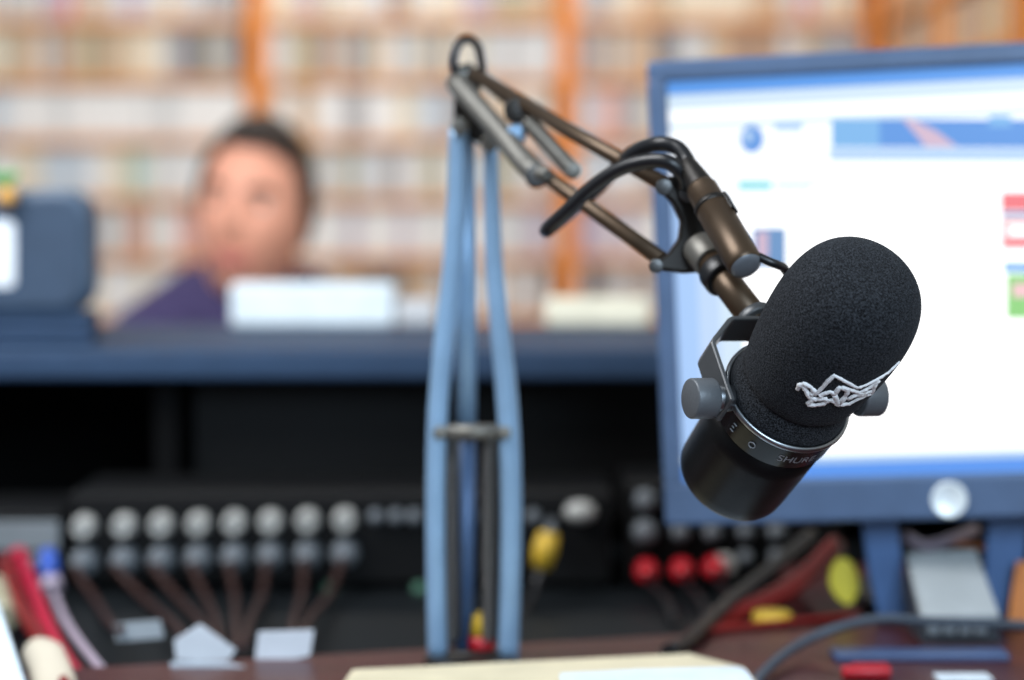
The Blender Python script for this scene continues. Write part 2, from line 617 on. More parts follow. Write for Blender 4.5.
# raised shelf (hutch) behind the mixers
ZH = H - 0.127
YH0, YH1 = 2.02, 2.43
t = thing('raised_shelf', 'long navy topped raised shelf with black recess behind the mixers', 'shelf', (-0.1, 2.2, ZL))
b = NB(); add_box(b, (-0.14, (YH0 + YH1) / 2, ZH - 0.0125), (1.6, YH1 - YH0, 0.025), None, 0.004)
obj('shelf_top', b, 'hutch', t)
b = NB(); add_box(b, (-0.14, YH1 - 0.02, (ZL + ZH - 0.025) / 2), (1.6, 0.018, ZH - 0.025 - ZL), None, 0.001)
obj('back_panel', b, 'blackwood', t)
for sx in (-0.93, -0.295, 0.65):
    b = NB(); add_box(b, (sx, (YH0 + YH1) / 2 + 0.005, (ZL + ZH - 0.025) / 2), (0.02, YH1 - YH0 - 0.05, ZH - 0.025 - ZL - 0.0005), None, 0.001)
    obj('side_panel', b, 'blackwood', t)
b = NB(); add_box(b, (0.18, YH0 + 0.07, ZH - 0.025 - 0.062), (0.91, 0.014, 0.122), None, 0.001)
obj('front_panel', b, 'black', t)

# ------------------------------------------------------------------ microphone
C = at(788, 395, 1.12)
D = cv(.321, .593, .738).normalized()
A = cv(-.917, .0, .399).normalized()
A = (A - D * A.dot(D)).normalized()
mic = thing('studio_microphone', 'black broadcast microphone with big foam windscreen hanging from the boom arm', 'microphone', C)
b = NB()
add_lathe(b, [(0, -.0690), (.016, -.0689), (.0245, -.0684), (.0262, -.0674), (.0271, -.0652), (.0275, -.060), (.0284, -.030), (.0288, -.0175), (.0275, -.0172), (.0275, -.016)], C, D, 64)
body = obj('body', b, 'mic', mic)
b = NB()
add_lathe(b, [(.027, -.0172), (.0292, -.0172), (.0296, -.0164), (.0302, -.0035), (.0306, -.0025), (.0290, -.0022)], C, D, 64)
band = obj('collar_band', b, 'micband', mic)
b = NB()
add_lathe(b, [(.0292, -.0026), (.0308, -.0024), (.0312, -.0012), (.0310, .0002), (.0300, .0008), (.0290, .0004), (.0288, -.0020)], C, D, 64)
obj('collar_rim', b, 'steel', mic)
# foam: foot + bulb
b = NB()
add_lathe(b, [(0, -.0015), (.0292, -.0015), (.0293, .0015), (.0284, .0060), (.0272, .0095), (.0260, .0115), (.0260, .0126), (.0268, .0130), (.0280, .0150), (.0293, .020), (.0304, .028), (.0315, .038), (.0322, .048), (.0324, .056), (.0322, .063), (.0314, .0705), (.0298, .0775), (.0273, .0835), (.0238, .0880), (.0196, .0912), (.0142, .0933), (.0074, .0944), (0, .0947)], C, D, 72)
bmesh.ops.recalc_face_normals(b, faces=b.faces[:])
bvh = BVHTree.FromBMesh(b)
foam = obj('windscreen', b, 'foam', mic)
foam['label'] = 'black foam windscreen'
sub = foam.modifiers.new('sub', 'SUBSURF'); sub.levels = 1; sub.render_levels = 2
# embroidered emblem on the foam
Z = 7.314
strokes = [
    [(200, 362), (213, 332), (250, 318), (300, 345), (325, 375), (302, 396), (272, 386)],
    [(238, 335), (265, 375), (292, 425), (330, 432)],
    [(275, 472), (330, 476), (390, 466), (440, 437)],
    [(275, 470), (310, 437), (360, 432), (420, 428)],
    [(330, 402), (380, 352), (420, 305), (470, 258), (540, 300), (640, 352), (700, 330), (780, 290), (860, 240), (945, 160)],
    [(360, 410), (400, 392), (440, 378), (470, 392)],
    [(470, 400), (510, 345), (575, 372), (545, 420), (505, 470), (470, 400)],
    [(520, 345), (580, 362), (650, 385), (720, 352), (800, 290)],
    [(500, 473), (580, 465), (640, 432), (740, 388), (775, 325)],
    [(575, 432), (612, 406), (665, 398), (700, 402)],
    [(650, 384), (690, 392), (740, 372)],
    [(440, 430), (470, 455), (500, 472)],
]
b = NB()
for st in strokes:
    pts = []
    P2 = [Vector((x, y, 0)) for x, y in st]
    for p in smooth_path(P2, 4) if len(P2) > 2 and st is not strokes[4] else P2:
        pass
    dense = []
    for q0, q1 in zip(P2, P2[1:]):
        for k in range(5):
            dense.append(q0.lerp(q1, k / 5))
    dense.append(P2[-1])
    for p in dense:
        r = ray(770 + p.x / Z, 340 + p.y / Z)
        hit, nrm, idx, dist = bvh.ray_cast(O_, r)
        if hit is None:
            continue
        jit = Vector((random.uniform(-1, 1), random.uniform(-1, 1), random.uniform(-1, 1))) * 0.00012
        pts.append(hit - nrm * 0.0004 + jit)
    if len(pts) > 2:
        add_tube(b, pts, [(0.00106 if st is strokes[4] else 0.00132) * random.uniform(.8, 1.2) for _ in pts], 8)
e = obj('embroidered_emblem', b, 'white_thread', foam)
e['label'] = 'white stitched letters and mountain zigzag'

# marks on the collar band
E1 = (R_ - D * R_.dot(D)).normalized()
E2 = D.cross(E1)
def ring_pt(ang, s, r=0.0303):
    return C + D * s + (E1 * math.cos(ang) + E2 * math.sin(ang)) * r
def ang_for(px, py, s=-.010):
    return min((k * PI / 720 for k in range(1440)), key=lambda a: (Vector(proj(ring_pt(a, s))) - Vector((px, py))).length + (5 if (ring_pt(a, s) - C - D * s).dot(B_) < 0 else 0))
def wrap_text(txt, size, ang0, s0, flip=1, name='lettering', parent=None, m='white_ink'):
    cu = bpy.data.curves.new('lettering_curve', 'FONT')
    cu.body = txt
    cu.size = size
    cu.align_x = 'CENTER'
    cu.align_y = 'CENTER'
    to = bpy.data.objects.new('lettering_tmp', cu)
    COL.objects.link(to)
    dg = bpy.context.evaluated_depsgraph_get()
    me = bpy.data.meshes.new_from_object(to.evaluated_get(dg))
    bpy.data.objects.remove(to)
    bpy.data.curves.remove(cu)
    b = NB()
    b.from_mesh(me)
    bpy.data.meshes.remove(me)
    for v in b.verts:
        s = s0 + v.co.y
        rr = 0.0296 + (0.0302 - 0.0296) * (s + .0164) / .0129 + 0.00012
        v.co = ring_pt(ang0 + flip * v.co.x / 0.03, s, rr)
    return obj(name, b, m, parent)
a1 = ang_for(797, 459, -.0098)
fl = 1 if proj(ring_pt(a1 + .1, -.01))[0] > proj(ring_pt(a1, -.01))[0] else -1
wrap_text('SHURE', 0.0066, a1, -.0098, fl, 'lettering', band)
a2 = ang_for(754, 442, -.0098)
b = NB()
add_tube(b, [ring_pt(a2 + .055 * math.cos(k * PI / 8) , -.0098 + .0017 * math.sin(k * PI / 8), 0.0301) for k in range(17)], 0.00025, 6)
obj('circle_mark', b, 'white_ink', band)
a3 = ang_for(738, 429, -.0098)
b = NB()
for k in range(3):
    add_tube(b, [ring_pt(a3 - .1 * fl + fl * .07 * j / 3, -.0075 - .0022 * k, 0.0301) for j in range(4 - (k == 1))], 0.00028, 6)
obj('switch_marks', b, 'white_ink', band)
# yoke
PV = C - D * .002
q, p = .6, .8
Uy = cv(-.399 * q, p, -.917 * q)
Uy = (Uy - A * Uy.dot(A)).normalized()
W = A.cross(Uy).normalized()
def strap(bm, pts, wid, th):
    P = [Vector(x) for x in pts]
    n = len(P)
    rows = []
    for i in range(n):
        tdir = (P[min(i + 1, n - 1)] - P[max(i - 1, 0)]).normalized()
        nn = tdir.cross(W).normalized()
        rows.append([bm.verts.new(P[i] + W * sx * wid / 2 + nn * sy_ * th / 2) for sx, sy_ in ((-1, -1), (1, -1), (1, 1), (-1, 1))])
    for a, c in zip(rows, rows[1:]):
        for k in range(4):
            bm.faces.new((a[k], a[(k + 1) % 4], c[(k + 1) % 4], c[k]))
    bm.faces.new(rows[0][::-1]); bm.faces.new(rows[-1])
YW = .0340
b = NB()
sp = []
for (aa, uu) in ((1, -.007), (1, .0), (.99, .0255), (.95, .0275), (.60, .0390), (.53, .0400), (0, .0400)):
    sp.append(PV + A * YW * aa + Uy * uu)
sp += [PV - A * YW * aa + Uy * uu for (aa, uu) in ((.53, .0400), (.60, .0390), (.95, .0275), (.99, .0255), (1, 0), (1, -.007))]
strap(b, sp, .0175, .0024)
bmesh.ops.recalc_face_normals(b, faces=b.faces[:])
bmesh.ops.bevel(b, geom=[e_ for e_ in b.edges], offset=.0005, segments=1, affect='EDGES')
yoke = obj('yoke', b, 'yoke', mic)
for sgn in (1, -1):
    b = NB()
    add_cyl(b, PV + A * sgn * .0384, PV + A * sgn * .0503, .0094, 40, .1)
    kn = obj('pivot_knob', b, 'knob', mic)
    b = NB()
    add_cyl(b, PV + A * sgn * .029, PV + A * sgn * .0386, .0062, 24)
    obj('washer', b, 'steel', kn)

# ------------------------------------------------------------------ boom arm
base_pt = on_z(470, 661, ZD)
boom = thing('boom_arm', 'folding boom arm with blue-tinted grey lower post and dark bronze upper tubes', 'boom arm', base_pt)
db = -(base_pt - O_).dot(B_)
def low(px, py):      # points of the lower post: it leans a little toward the camera at the top
    k = (661 - py) / 540.0
    return at(px, py, db - 0.025 * k)
fl_ = Vector((1, 0, 0))
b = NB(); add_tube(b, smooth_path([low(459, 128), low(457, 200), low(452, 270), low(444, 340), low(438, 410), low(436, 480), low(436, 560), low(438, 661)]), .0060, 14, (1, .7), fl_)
obj('outer_bar', b, 'tintsteel', boom)
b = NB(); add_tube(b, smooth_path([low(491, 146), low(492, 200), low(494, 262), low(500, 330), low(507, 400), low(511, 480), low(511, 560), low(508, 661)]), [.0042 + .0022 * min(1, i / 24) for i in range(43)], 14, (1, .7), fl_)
obj('outer_bar', b, 'tintsteel', boom)
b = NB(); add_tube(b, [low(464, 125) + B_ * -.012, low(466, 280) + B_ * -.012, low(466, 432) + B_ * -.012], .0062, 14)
obj('centre_bar', b, 'tintsteel', boom)
b = NB(); add_tube(b, [low(466, 430) + B_ * -.014, low(464, 661) + B_ * -.014], .0058, 14)
obj('centre_tube', b, 'bluedark', boom)
b = NB(); add_tube(b, [low(442, 432), low(507, 432)], .0048, 14)
cb = obj('cross_bar', b, 'armgrey', boom)
for px in (440, 505):
    b = NB(); add_cyl(b, low(px, 432) + B_ * .004, low(px, 432) + B_ * .008, .0038)
    obj('bolt', b, 'armgrey', cb)
def spring(p0, p1, r, turns, wire, n=14):
    ax = (p1 - p0); L = ax.length; ax.normalize()
    e1, e2 = frame_of(ax)
    N = int(turns * n)
    return [p0 + ax * (L * k / N) + (e1 * math.cos(2 * PI * k / n) + e2 * math.sin(2 * PI * k / n)) * r for k in range(N + 1)]
for px in (453, 490):
    b = NB(); add_tube(b, spring(low(px, 436) + B_ * -.002, low(px, 640) + B_ * -.002, .0042, 46, .001), .00115, 6)
    obj('spring', b, 'springs', boom)
b = NB()
add_cyl(b, base_pt + Vector((0, -.006, 0)), base_pt + Vector((0, -.006, .004)), .027, 40)
obj('desk_base', b, 'darkmetal', boom)
b = NB(); add_tube(b, [low(434, 657), low(512, 657)], .004, 14)
obj('base_pin', b, 'darkmetal', boom)

# elbow + upper arm
DE, DM = db - 0.03, 1.205
def up(px, py, t=None):
    f = (px - 460) / 205.0
    return at(px, py, DE + (DM - DE) * f)
b = NB()
pl = [(455, 66), (470, 62), (484, 78), (478, 96), (496, 140), (492, 152), (474, 140), (462, 138), (452, 132), (454, 100)]
add_prism(b, [at(x, y, DE + .004) for x, y in pl], -B_ * .010, .0012)
elb = obj('elbow_plate', b, 'darkmetal', boom)
for (x, y) in ((463, 78), (460, 126), (489, 143)):
    b = NB(); add_cyl(b, at(x, y, DE + .006), at(x, y, DE - .008), .0052)
    obj('bolt', b, 'armgrey', elb)
b = NB(); add_tube(b, [up(474, 74), up(568, 130), up(668, 186)], .0041, 18)
obj('upper_tube', b, 'bronze', boom)
b = NB(); add_tube(b, [up(458, 84), up(540, 172), up(664, 261)], .0041, 18)
obj('lower_tube', b, 'bronze', boom)
b = NB(); add_tube(b, smooth_path([up(456, 84) + B_ * .012, up(500, 134) + B_ * .012, up(530, 170) + B_ * .012, up(548, 176) + B_ * .012], 8), [.0062] * 18 + [.0055, .005, .0046, .0042, .004, .0036, .003], 16)
obj('arm_sleeve', b, 'armgrey', boom)
b = NB(); add_cyl(b, up(536, 178) + B_ * .004, up(536, 178) + B_ * .018, .0062)
obj('sleeve_bolt', b, 'springs', boom)
s0, s1 = up(530, 124) , up(572, 170)
b = NB(); add_tube(b, spring(s0, s1, .0036, 24, .001), .00105, 6)
add_tube(b, [s0, s1], .0029, 8)
obj('spring', b, 'armgrey', boom)
b = NB(); add_cyl(b, up(516, 112) + B_ * -.004, up(516, 112) + B_ * .012, .0068)
obj('clamp', b, 'darkmetal', boom)
b = NB(); add_cyl(b, up(517, 134) + B_ * -.004, up(517, 134) + B_ * .006, .0056)
obj('hinge_bolt', b, 'tintsteel', boom)
b = NB(); add_tube(b, [up(516, 112), up(531, 124)], .003, 10)
obj('spring_hook', b, 'darkmetal', boom)
b = NB(); add_cyl(b, up(573, 171) + B_ * -.004, up(573, 171) + B_ * .008, .0042)
obj('spring_hook', b, 'armgrey', boom)

# head bracket
b = NB()
pl = [(660, 181), (672, 177), (690, 186), (701, 208), (706, 228), (716, 246), (716, 262), (704, 272), (684, 274), (660, 271), (652, 264), (666, 255), (677, 240), (679, 222), (671, 204), (661, 194)]
add_prism(b, [at(x, y, DM + .006) for x, y in pl], B_ * .014, .0015)
br = obj('head_bracket', b, 'darkmetal', boom)
for (x, y, r) in ((664, 187, .0042), (656, 266, .0036), (688, 193, .0046), (697, 262, .004)):
    b = NB(); add_cyl(b, at(x, y, DM - .006), at(x, y, DM - .0145), r)
    obj('bolt', b, 'springs', br)
# neck tube down to the yoke
Y0 = PV + Uy * .0415
N0 = at(699, 246, DM - .012)
b = NB(); add_tube(b, [N0, Y0], .0073, 24)
obj('neck_tube', b, 'bronze', boom)
nd = (Y0 - N0)
b = NB(); add_cyl(b, N0 + nd * .30, N0 + nd * .44, .0100, 32)
obj('collar', b, 'rubber', boom)
b = NB(); add_cyl(b, N0 + nd * .0, N0 + nd * .22, .0088, 32)
obj('swivel_sleeve', b, 'armgrey', boom)
b = NB(); add_cyl(b, Y0 - nd.normalized() * .006, Y0 - nd.normalized() * .0005, .0105, 32)
obj('mount_nut', b, 'yoke', boom)
# cable loop at the elbow
b = NB()
add_tube(b, smooth_path([at(458, 92, DE - .008), at(454, 62, DE - .012), at(459, 44, DE - .01), at(468, 39, DE - .004), at(478, 47, DE + .004), at(482, 66, DE + .008), at(486, 84, DE + .014), at(510, 104, DE + .0)]), .0026, 10)
obj('cable_loop', b, 'rubber', boom)

# XLR plug and microphone cable
cab = thing('microphone_cable', 'black microphone cable with bronze plug looped over the arm end', 'cable', at(700, 190, 1.18))
X0, X1 = at(700, 186, 1.178), at(746, 266, 1.142)
xd = (X1 - X0)
b = NB()
L = xd.length
add_lathe(b, [(0, .0), (.0066, 0), (.0078, .003), (.0080, L * .28), (.0086, L * .285), (.0087, L * .9), (.0087, L - .002), (.0082, L - .0006), (.0078, L)], X0, xd, 36)
plug = obj('plug_shell', b, 'bronze', cab)
b = NB()
add_lathe(b, [(.0079, L - .0008), (.0074, L + .0006), (.005, L + .0016), (0, L + .002)], X0, xd, 36)
obj('plug_cap', b, 'capgrey', plug)['label'] = 'grey end cap'
xu = xd.normalized()
b = NB()
add_lathe(b, [(.0078, L * .24), (.0088, L * .245), (.0088, L * .30), (.0078, L * .305)], X0, xd, 36)
obj('plug_ring', b, 'darkmetal', plug)
b = NB()
sdn = (R_ * .86 + U_ * .45 + B_ * .3).normalized()
sdn = (sdn - xu * sdn.dot(xu)).normalized()
add_box(b, X0 + xu * (L * .34) + sdn * .0082, (.003, .006, .012), Matrix([sdn, xu.cross(sdn), xu]).transposed(), .0008)
obj('latch', b, 'micband', plug)
b = NB()
add_lathe(b, [(.0070, .001), (.0066, -.002), (.0055, -.010), (.0046, -.016), (.0042, -.017), (0, -.0172)], X0, xd, 28)
obj('strain_relief', b, 'darkmetal', plug)
bk = X0 - xu * .014
b = NB()
add_tube(b, smooth_path([bk, at(686, 158, 1.19), at(676, 147, 1.194), at(656, 144, 1.20), at(634, 152, 1.222), at(618, 166, 1.262), at(600, 186, 1.285), at(575, 207, 1.29), at(556, 224, 1.288), at(547, 230, 1.27),
                      at(549, 228, 1.235), at(565, 213, 1.222), at(590, 189, 1.212), at(620, 169, 1.2), at(650, 161, 1.19), at(670, 163, 1.185), at(682, 174, 1.187), at(684, 186, 1.193)], 6), .0038, 12)
obj('cable', b, 'rubber', cab)
b = NB()
add_tube(b, smooth_path([X1 + sdn * .0055 + xu * -.004, at(770, 262, 1.142), at(778, 265, 1.144), at(786, 271, 1.15), at(800, 300, 1.16), at(800, 340, 1.17), C - D * .05 + Uy * .03, C - D * .058 + Uy * .018], 6), .0022, 10)
obj('cable_tail', b, 'rubber', cab)

# ------------------------------------------------------------------ monitor
DMON = 1.52
yaw = math.radians(8)
roll = math.radians(2.5)
cen = at(862, 290, DMON)
ex = Vector((math.cos(yaw), -math.sin(yaw), 0))
ez = Vector((0, 0.02, 1)).normalized()
ex, ez = ex * math.cos(roll) + ez * math.sin(roll), ez * math.cos(roll) - ex * math.sin(roll)
ey = ez.cross(ex).normalized()          # away from the viewer
if ey.y < 0: ey = -ey
tl = on_plane(651, 62, cen, ey); bl_ = on_plane(661, 527, cen, ey)
hx0 = (tl - cen).dot(ex) * .5 + (bl_ - cen).dot(ex) * .5
zt = (on_plane(652, 62, cen, ey) - cen).dot(ez)
zb_ = (on_plane(661, 527, cen, ey) - cen).dot(ez)
Hm = zt - zb_
Wm = Hm * 1.20
def mp(u, v, w=0.0):      # u from left edge, v down from top edge, w toward the viewer
    return cen + ex * (hx0 + u) + ez * (zt - v) - ey * w
bz, bt, bb = .0125, .0135, .0285
mon = thing('computer_monitor', 'flat computer monitor with blue-sheened black bezel showing a web page behind the microphone', 'monitor', on_z(945, 600, ZD))
MX = Matrix([ex, ey, ez]).transposed()
b = NB()
def slab(u0, u1, v0, v1, w0, w1, bev=.003):
    c = mp((u0 + u1) / 2, (v0 + v1) / 2, (w0 + w1) / 2)
    add_box(b, c, (abs(u1 - u0), abs(w1 - w0), abs(v1 - v0)), MX, bev)
slab(0, Wm, 0, bt, -.02, .004)
slab(0, Wm, Hm - bb, Hm, -.02, .004)
slab(0, bz, bt - .003, Hm - bb + .003, -.02, .004)
slab(Wm - bz, Wm, bt - .003, Hm - bb + .003, -.02, .004)
bez = obj('bezel', b, 'bezel', mon)
b = NB(); slab(.006, Wm - .006, .006, Hm - .006, -.05, -.012, .006)
obj('rear_shell', b, 'bezel_dark', mon)
# screen with its page
scr = {'base': emit('screen_white', (246, 250, 255), 1.25), 'hot': emit('screen_bright_white', (255, 255, 255), 1.5),
       'title': emit('screen_title_blue', (92, 156, 236), 1.0), 'bar': emit('screen_toolbar', (214, 234, 250), 1.0),
       'pale': emit('screen_pale_blue', (184, 214, 246), 1.0), 'ban': emit('screen_banner_blue', (96, 152, 226), 1.0),
       'ban2': emit('screen_banner_light', (128, 184, 236), 1.0), 'hand': emit('screen_hand_pink', (214, 186, 206), 1.0),
       'teal': emit('screen_teal', (140, 226, 232), 1.0), 'thumb': emit('screen_thumb', (112, 152, 200), 1.0),
       'red': emit('screen_red', (246, 124, 130), 1.0), 'pink': emit('screen_pink', (250, 206, 210), 1.0),
       'green': emit('screen_green', (150, 216, 130), 1.0), 'txt': emit('screen_text', (222, 230, 242), 1.05),
       'task': emit('screen_taskbar', (92, 152, 240), 1.0), 'side2': emit('screen_side_pale', (196, 220, 253), 1.0), 'side': emit('screen_side_blue', (172, 206, 252), 1.0)}
sk = list(scr.keys())
b = NB()
def quad(us, key, w):
    f = b.faces.new([b.verts.new(mp(u, v, w)) for u, v in us])
    f.material_index = sk.index(key)
u0, u1, v0, v1 = bz - .001, Wm - bz + .001, bt - .001, Hm - bb + .001
SW = -.004
quad([(u0, v0), (u1, v0), (u1, v1), (u0, v1)], 'base', SW)
def uv(px, py):
    p_ = on_plane(px, py, cen, ey) - cen
    return p_.dot(ex) - hx0, zt - p_.dot(ez)
def rect(x0, y0_, x1, y1_, key, w=.0003):
    a = [uv(x, y) for x, y in ((x0, y0_), (x1, y0_), (x1, y1_), (x0, y1_))]
    a = [(min(max(u, u0 + .0004), u1 - .0004), min(max(v, v0 + .0004), v1 - .0004)) for u, v in a]
    if a[1][0] - a[0][0] < .0005 or a[3][1] - a[0][1] < .0003:
        return
    quad(a, key, SW + w)
def vband(f0, f1, g0, g1, key, w=.0002):   # bands that run with the screen edges
    quad([(u0 + (u1 - u0) * f0, v0 + (v1 - v0) * g0), (u0 + (u1 - u0) * f1, v0 + (v1 - v0) * g0), (u0 + (u1 - u0) * f1, v0 + (v1 - v0) * g1), (u0 + (u1 - u0) * f0, v0 + (v1 - v0) * g1)], key, SW + w)
vband(.0, 1, .0, .036, 'title')
vband(.0, 1, .036, .072, 'bar')
vband(.0, 1, .108, .122, 'bar')
vband(.0, 1, .962, .998, 'task')
vband(.0, 1, .945, .962, 'pale')
vband(.0, .045, .30, .94, 'side')
vband(.045, .085, .36, .94, 'side2')
vband(.085, .13, .42, .94, 'bar')
vband(.12, .78, .30, .92, 'hot', .0001)
# globe icon
gc = uv(752, 139)
quad([(gc[0] + .0075 * math.cos(t_), gc[1] + .0088 * math.sin(t_)) for t_ in [k * PI / 8 for k in range(16)]], 'ban', SW + .0003)
quad([(gc[0] - .002 + .003 * math.cos(t_), gc[1] - .002 + .004 * math.sin(t_)) for t_ in [k * PI / 5 for k in range(10)]], 'pale', SW + .0006)
rect(774, 122, 803, 131, 'pale')
rect(832, 119, 1060, 147, 'ban')
rect(832, 119, 880, 147, 'ban2', .0005)
rect(830, 148, 1060, 160, 'pale')
hp = [uv(x, y) for x, y in ((902, 117), (912, 119), (936, 130), (958, 146), (926, 146), (918, 136))]
quad(hp, 'hand', SW + .0006)
rect(990, 115, 1012, 126, 'ban2', .0005)
rect(738, 181, 772, 190, 'teal')
rect(776, 182, 812, 188, 'bar')
rect(810, 178, 925, 182, 'txt'); rect(800, 205, 938, 209, 'txt'); rect(800, 214, 960, 217, 'txt')
rect(752, 228, 786, 268, 'thumb'); rect(757, 232, 768, 258, 'hand', .0005)
rect(1002, 192, 1060, 210, 'red'); rect(1002, 211, 1060, 216, 'thumb'); rect(1002, 217, 1060, 248, 'pink'); rect(1010, 225, 1060, 235, 'hot', .0005); rect(1004, 239, 1060, 247, 'red', .0005)
rect(1004, 262, 1060, 272, 'ban2'); rect(1007, 274, 1060, 318, 'green'); rect(1013, 283, 1060, 297, 'pink', .0005)
for y in (340, 362, 374, 400, 430):
    rect(920, y, 990, y + 3, 'txt')
scrn = obj('screen', b, [scr[k] for k in sk], mon, fix=False)
# badge
bd = on_plane(949, 499, cen, ey) - ey * .004
b = NB(); add_lathe(b, [(0, 0), (.0092, 0), (.0112, -.0004), (.0112, .0012), (.0104, .0018), (.0098, .0014), (.0, .0016)], bd, -ey, 36)
obj('badge', b, 'badge', mon)['label'] = 'round silver badge'
# stand
zd = ZD
def plane_w(px, py, w):
    return on_plane(px, py, cen + ey * w, ey)
b = NB()
add_prism(b, [plane_w(x, y, .03) for x, y in ((860, 515), (897, 515), (903, 570), (905, 618), (878, 618), (868, 575))], ey * .014, .002)
obj('stand_leg', b, 'standblue', mon)
b = NB()
add_prism(b, [plane_w(x, y, .03) for x, y in ((988, 515), (1030, 515), (1022, 575), (1010, 618), (981, 618), (984, 570))], ey * .014, .002)
obj('stand_leg', b, 'standblue', mon)
sb = on_z(945, 616, ZD)
b = NB()
add_box(b, (on_z(946, 616, ZD).x, sb.y + .055, ZD + .005), (.105, .10, .0096), None, .004)
obj('stand_base', b, 'bezel_dark', mon)

# ------------------------------------------------------------------ man
mo = at(253, 0, 3.45)
man = thing('person', 'dark-haired man in purple shirt smiling behind the raised shelf', 'person', (mo.x, 3.45, 0))
Hc = at(254, 212, 3.30)
hy = math.radians(-11)
RH = Matrix.Rotation(hy, 3, 'Z') @ Matrix.Rotation(math.radians(7), 3, 'Y')
def G(x, z, cx, cz, sx, sz):
    return math.exp(-((x - cx) / sx) ** 2 - ((z - cz) / sz) ** 2)
def head_pt(v):
    """unit sphere point -> head surface (face looks to -y)"""
    x, y, z = v
    hx = .074; hyy = .096; hz = .122
    X, Y, ZZ = x * hx, y * hyy, z * hz
    if z < 0:
        k = (-z) ** 1.6
        X *= 1 - .15 * k
        if y > 0: Y *= 1 - .35 * k
    if y < 0:
        Y *= 0.97
        front = -y
        Y -= front * (.024 * G(X, ZZ, 0, -.022, .011, .020) + .012 * G(X, ZZ, 0, .0, .009, .022))      # nose
        Y -= front * .006 * G(X, ZZ, 0, .036, .05, .012)           # brow
        for s in (-1, 1):
            Y += front * .012 * G(X, ZZ, s * .031, .012, .014, .011)  # eye sockets
            Y -= front * .006 * G(X, ZZ, s * .040, -.03, .02, .02)    # cheeks
        Y -= front * .007 * G(X, ZZ, 0, -.062, .024, .010)          # lips
        Y += front * .004 * G(X, ZZ, 0, -.078, .02, .006)
        Y -= front * .012 * G(X, ZZ, 0, -.100, .024, .018)          # chin
    return Vector((X, Y, ZZ))
def head_world(p):
    return Hc + RH @ p
b2 = NB()
bmesh.ops.create_uvsphere(b2, u_segments=64, v_segments=48, radius=1)
for v in b2.verts:
    v.co = head_world(head_pt(v.co))
# ears
for s in (-1, 1):
    n0 = len(b2.verts)
    tb = NB()
    add_ball(tb, (0, 0, 0), 1, 16)
    for v in tb.verts:
        c = v.co
        v.co = head_world(Vector((s * (.073 + .008 * c.x * s + .006 * max(0, c.y)), .012 + .018 * c.y, .000 + .032 * c.z)))
    merge(b2, tb)

def skin_mesh(joints, edges):
    """tapered limbs and joints that overlap; voxelize() grows them into one surface"""
    b = NB()
    X = Vector((1, 0, 0))
    for p0, r1, *rr in joints:
        r2 = rr[0] if rr else r1
        add_ball(b, p0, 1, 16, (r1, r2, min(r1, r2)))
    for i, j in edges:
        A0, B0 = joints[i], joints[j]
        ra, rb = A0[1:], B0[1:]
        n = 7
        pts = [A0[0].lerp(B0[0], k / (n - 1)) for k in range(n)]
        rad = [(ra[0] * (1 - k / (n - 1)) + rb[0] * k / (n - 1)) for k in range(n)]
        fl2 = ((ra[-1] / ra[0]) + (rb[-1] / rb[0])) / 2
        d_ = (pts[-1] - pts[0]).normalized()
        up_ = X if abs(d_.x) < .9 else Vector((0, 0, 1))
        add_tube(b, pts, rad, 16, (1, fl2), up_)
    return b

def voxelize(bm, size, smooth=4):
    bmesh.ops.recalc_face_normals(bm, faces=bm.faces[:])
    me = bpy.data.meshes.new('voxel_tmp')
    bm.to_mesh(me); bm.free()
    o = bpy.data.objects.new('voxel_tmp', me)
    COL.objects.link(o)
    r = o.modifiers.new('r', 'REMESH'); r.mode = 'VOXEL'; r.voxel_size = size
    m_ = o.modifiers.new('s', 'SMOOTH'); m_.iterations = smooth; m_.factor = .5
    dg = bpy.context.evaluated_depsgraph_get()
    m2 = bpy.data.meshes.new_from_object(o.evaluated_get(dg))
    bpy.data.objects.remove(o); bpy.data.meshes.remove(me)
    b = NB(); b.from_mesh(m2); bpy.data.meshes.remove(m2)
    for f in b.faces: f.smooth = True
    # drop inner voids, keep the outer skin
    left = set(b.verts); isl = []
    while left:
        st = [left.pop()]; comp = [st[0]]
        while st:
            v = st.pop()
            for e_ in v.link_edges:
                w_ = e_.other_vert(v)
                if w_ in left:
                    left.discard(w_); st.append(w_); comp.append(w_)
        isl.append(comp)
    isl.sort(key=len, reverse=True)
    for c in isl[1:]:
        bmesh.ops.delete(b, geom=c, context='VERTS')
    return b
nk = head_world(Vector((0, .030, -.075)))
neck = at(244, 280, 3.40)
shL, shR = at(150, 346, 3.42), at(350, 348, 3.42)
chest = Vector((mo.x, 3.47, .74)); belly = Vector((mo.x, 3.53, .60)); pelv = Vector((mo.x, 3.58, .49))
elL, elR = Vector((shL.x - .05, 3.22, .70)), Vector((shR.x + .05, 3.22, .70))
wrL, wrR = Vector((shL.x + .03, 2.97, ZL + .155)), Vector((shR.x - .03, 2.97, ZL + .155))
wrL.z = wrR.z = .70; elL.z = elR.z = .66
J = [(pelv, .125, .10), (belly, .125, .105), (chest, .135, .10), (neck + Vector((0, .012, -.055)), .070, .055), (neck, .056), (nk, .052), (head_world(Vector((0, .02, 0))), .05),
     (shL, .050), (elL, .041), (wrL, .028), (shR, .050), (elR, .041), (wrR, .028), (at(198, 300, 3.41) + Vector((0, 0, -.012)), .030), (at(300, 300, 3.41) + Vector((0, 0, -.012)), .030)]
Ed = [(0, 1), (1, 2), (2, 3), (3, 4), (4, 5), (5, 6), (13, 7), (7, 8), (8, 9), (14, 10), (10, 11), (11, 12), (4, 13), (4, 14)]
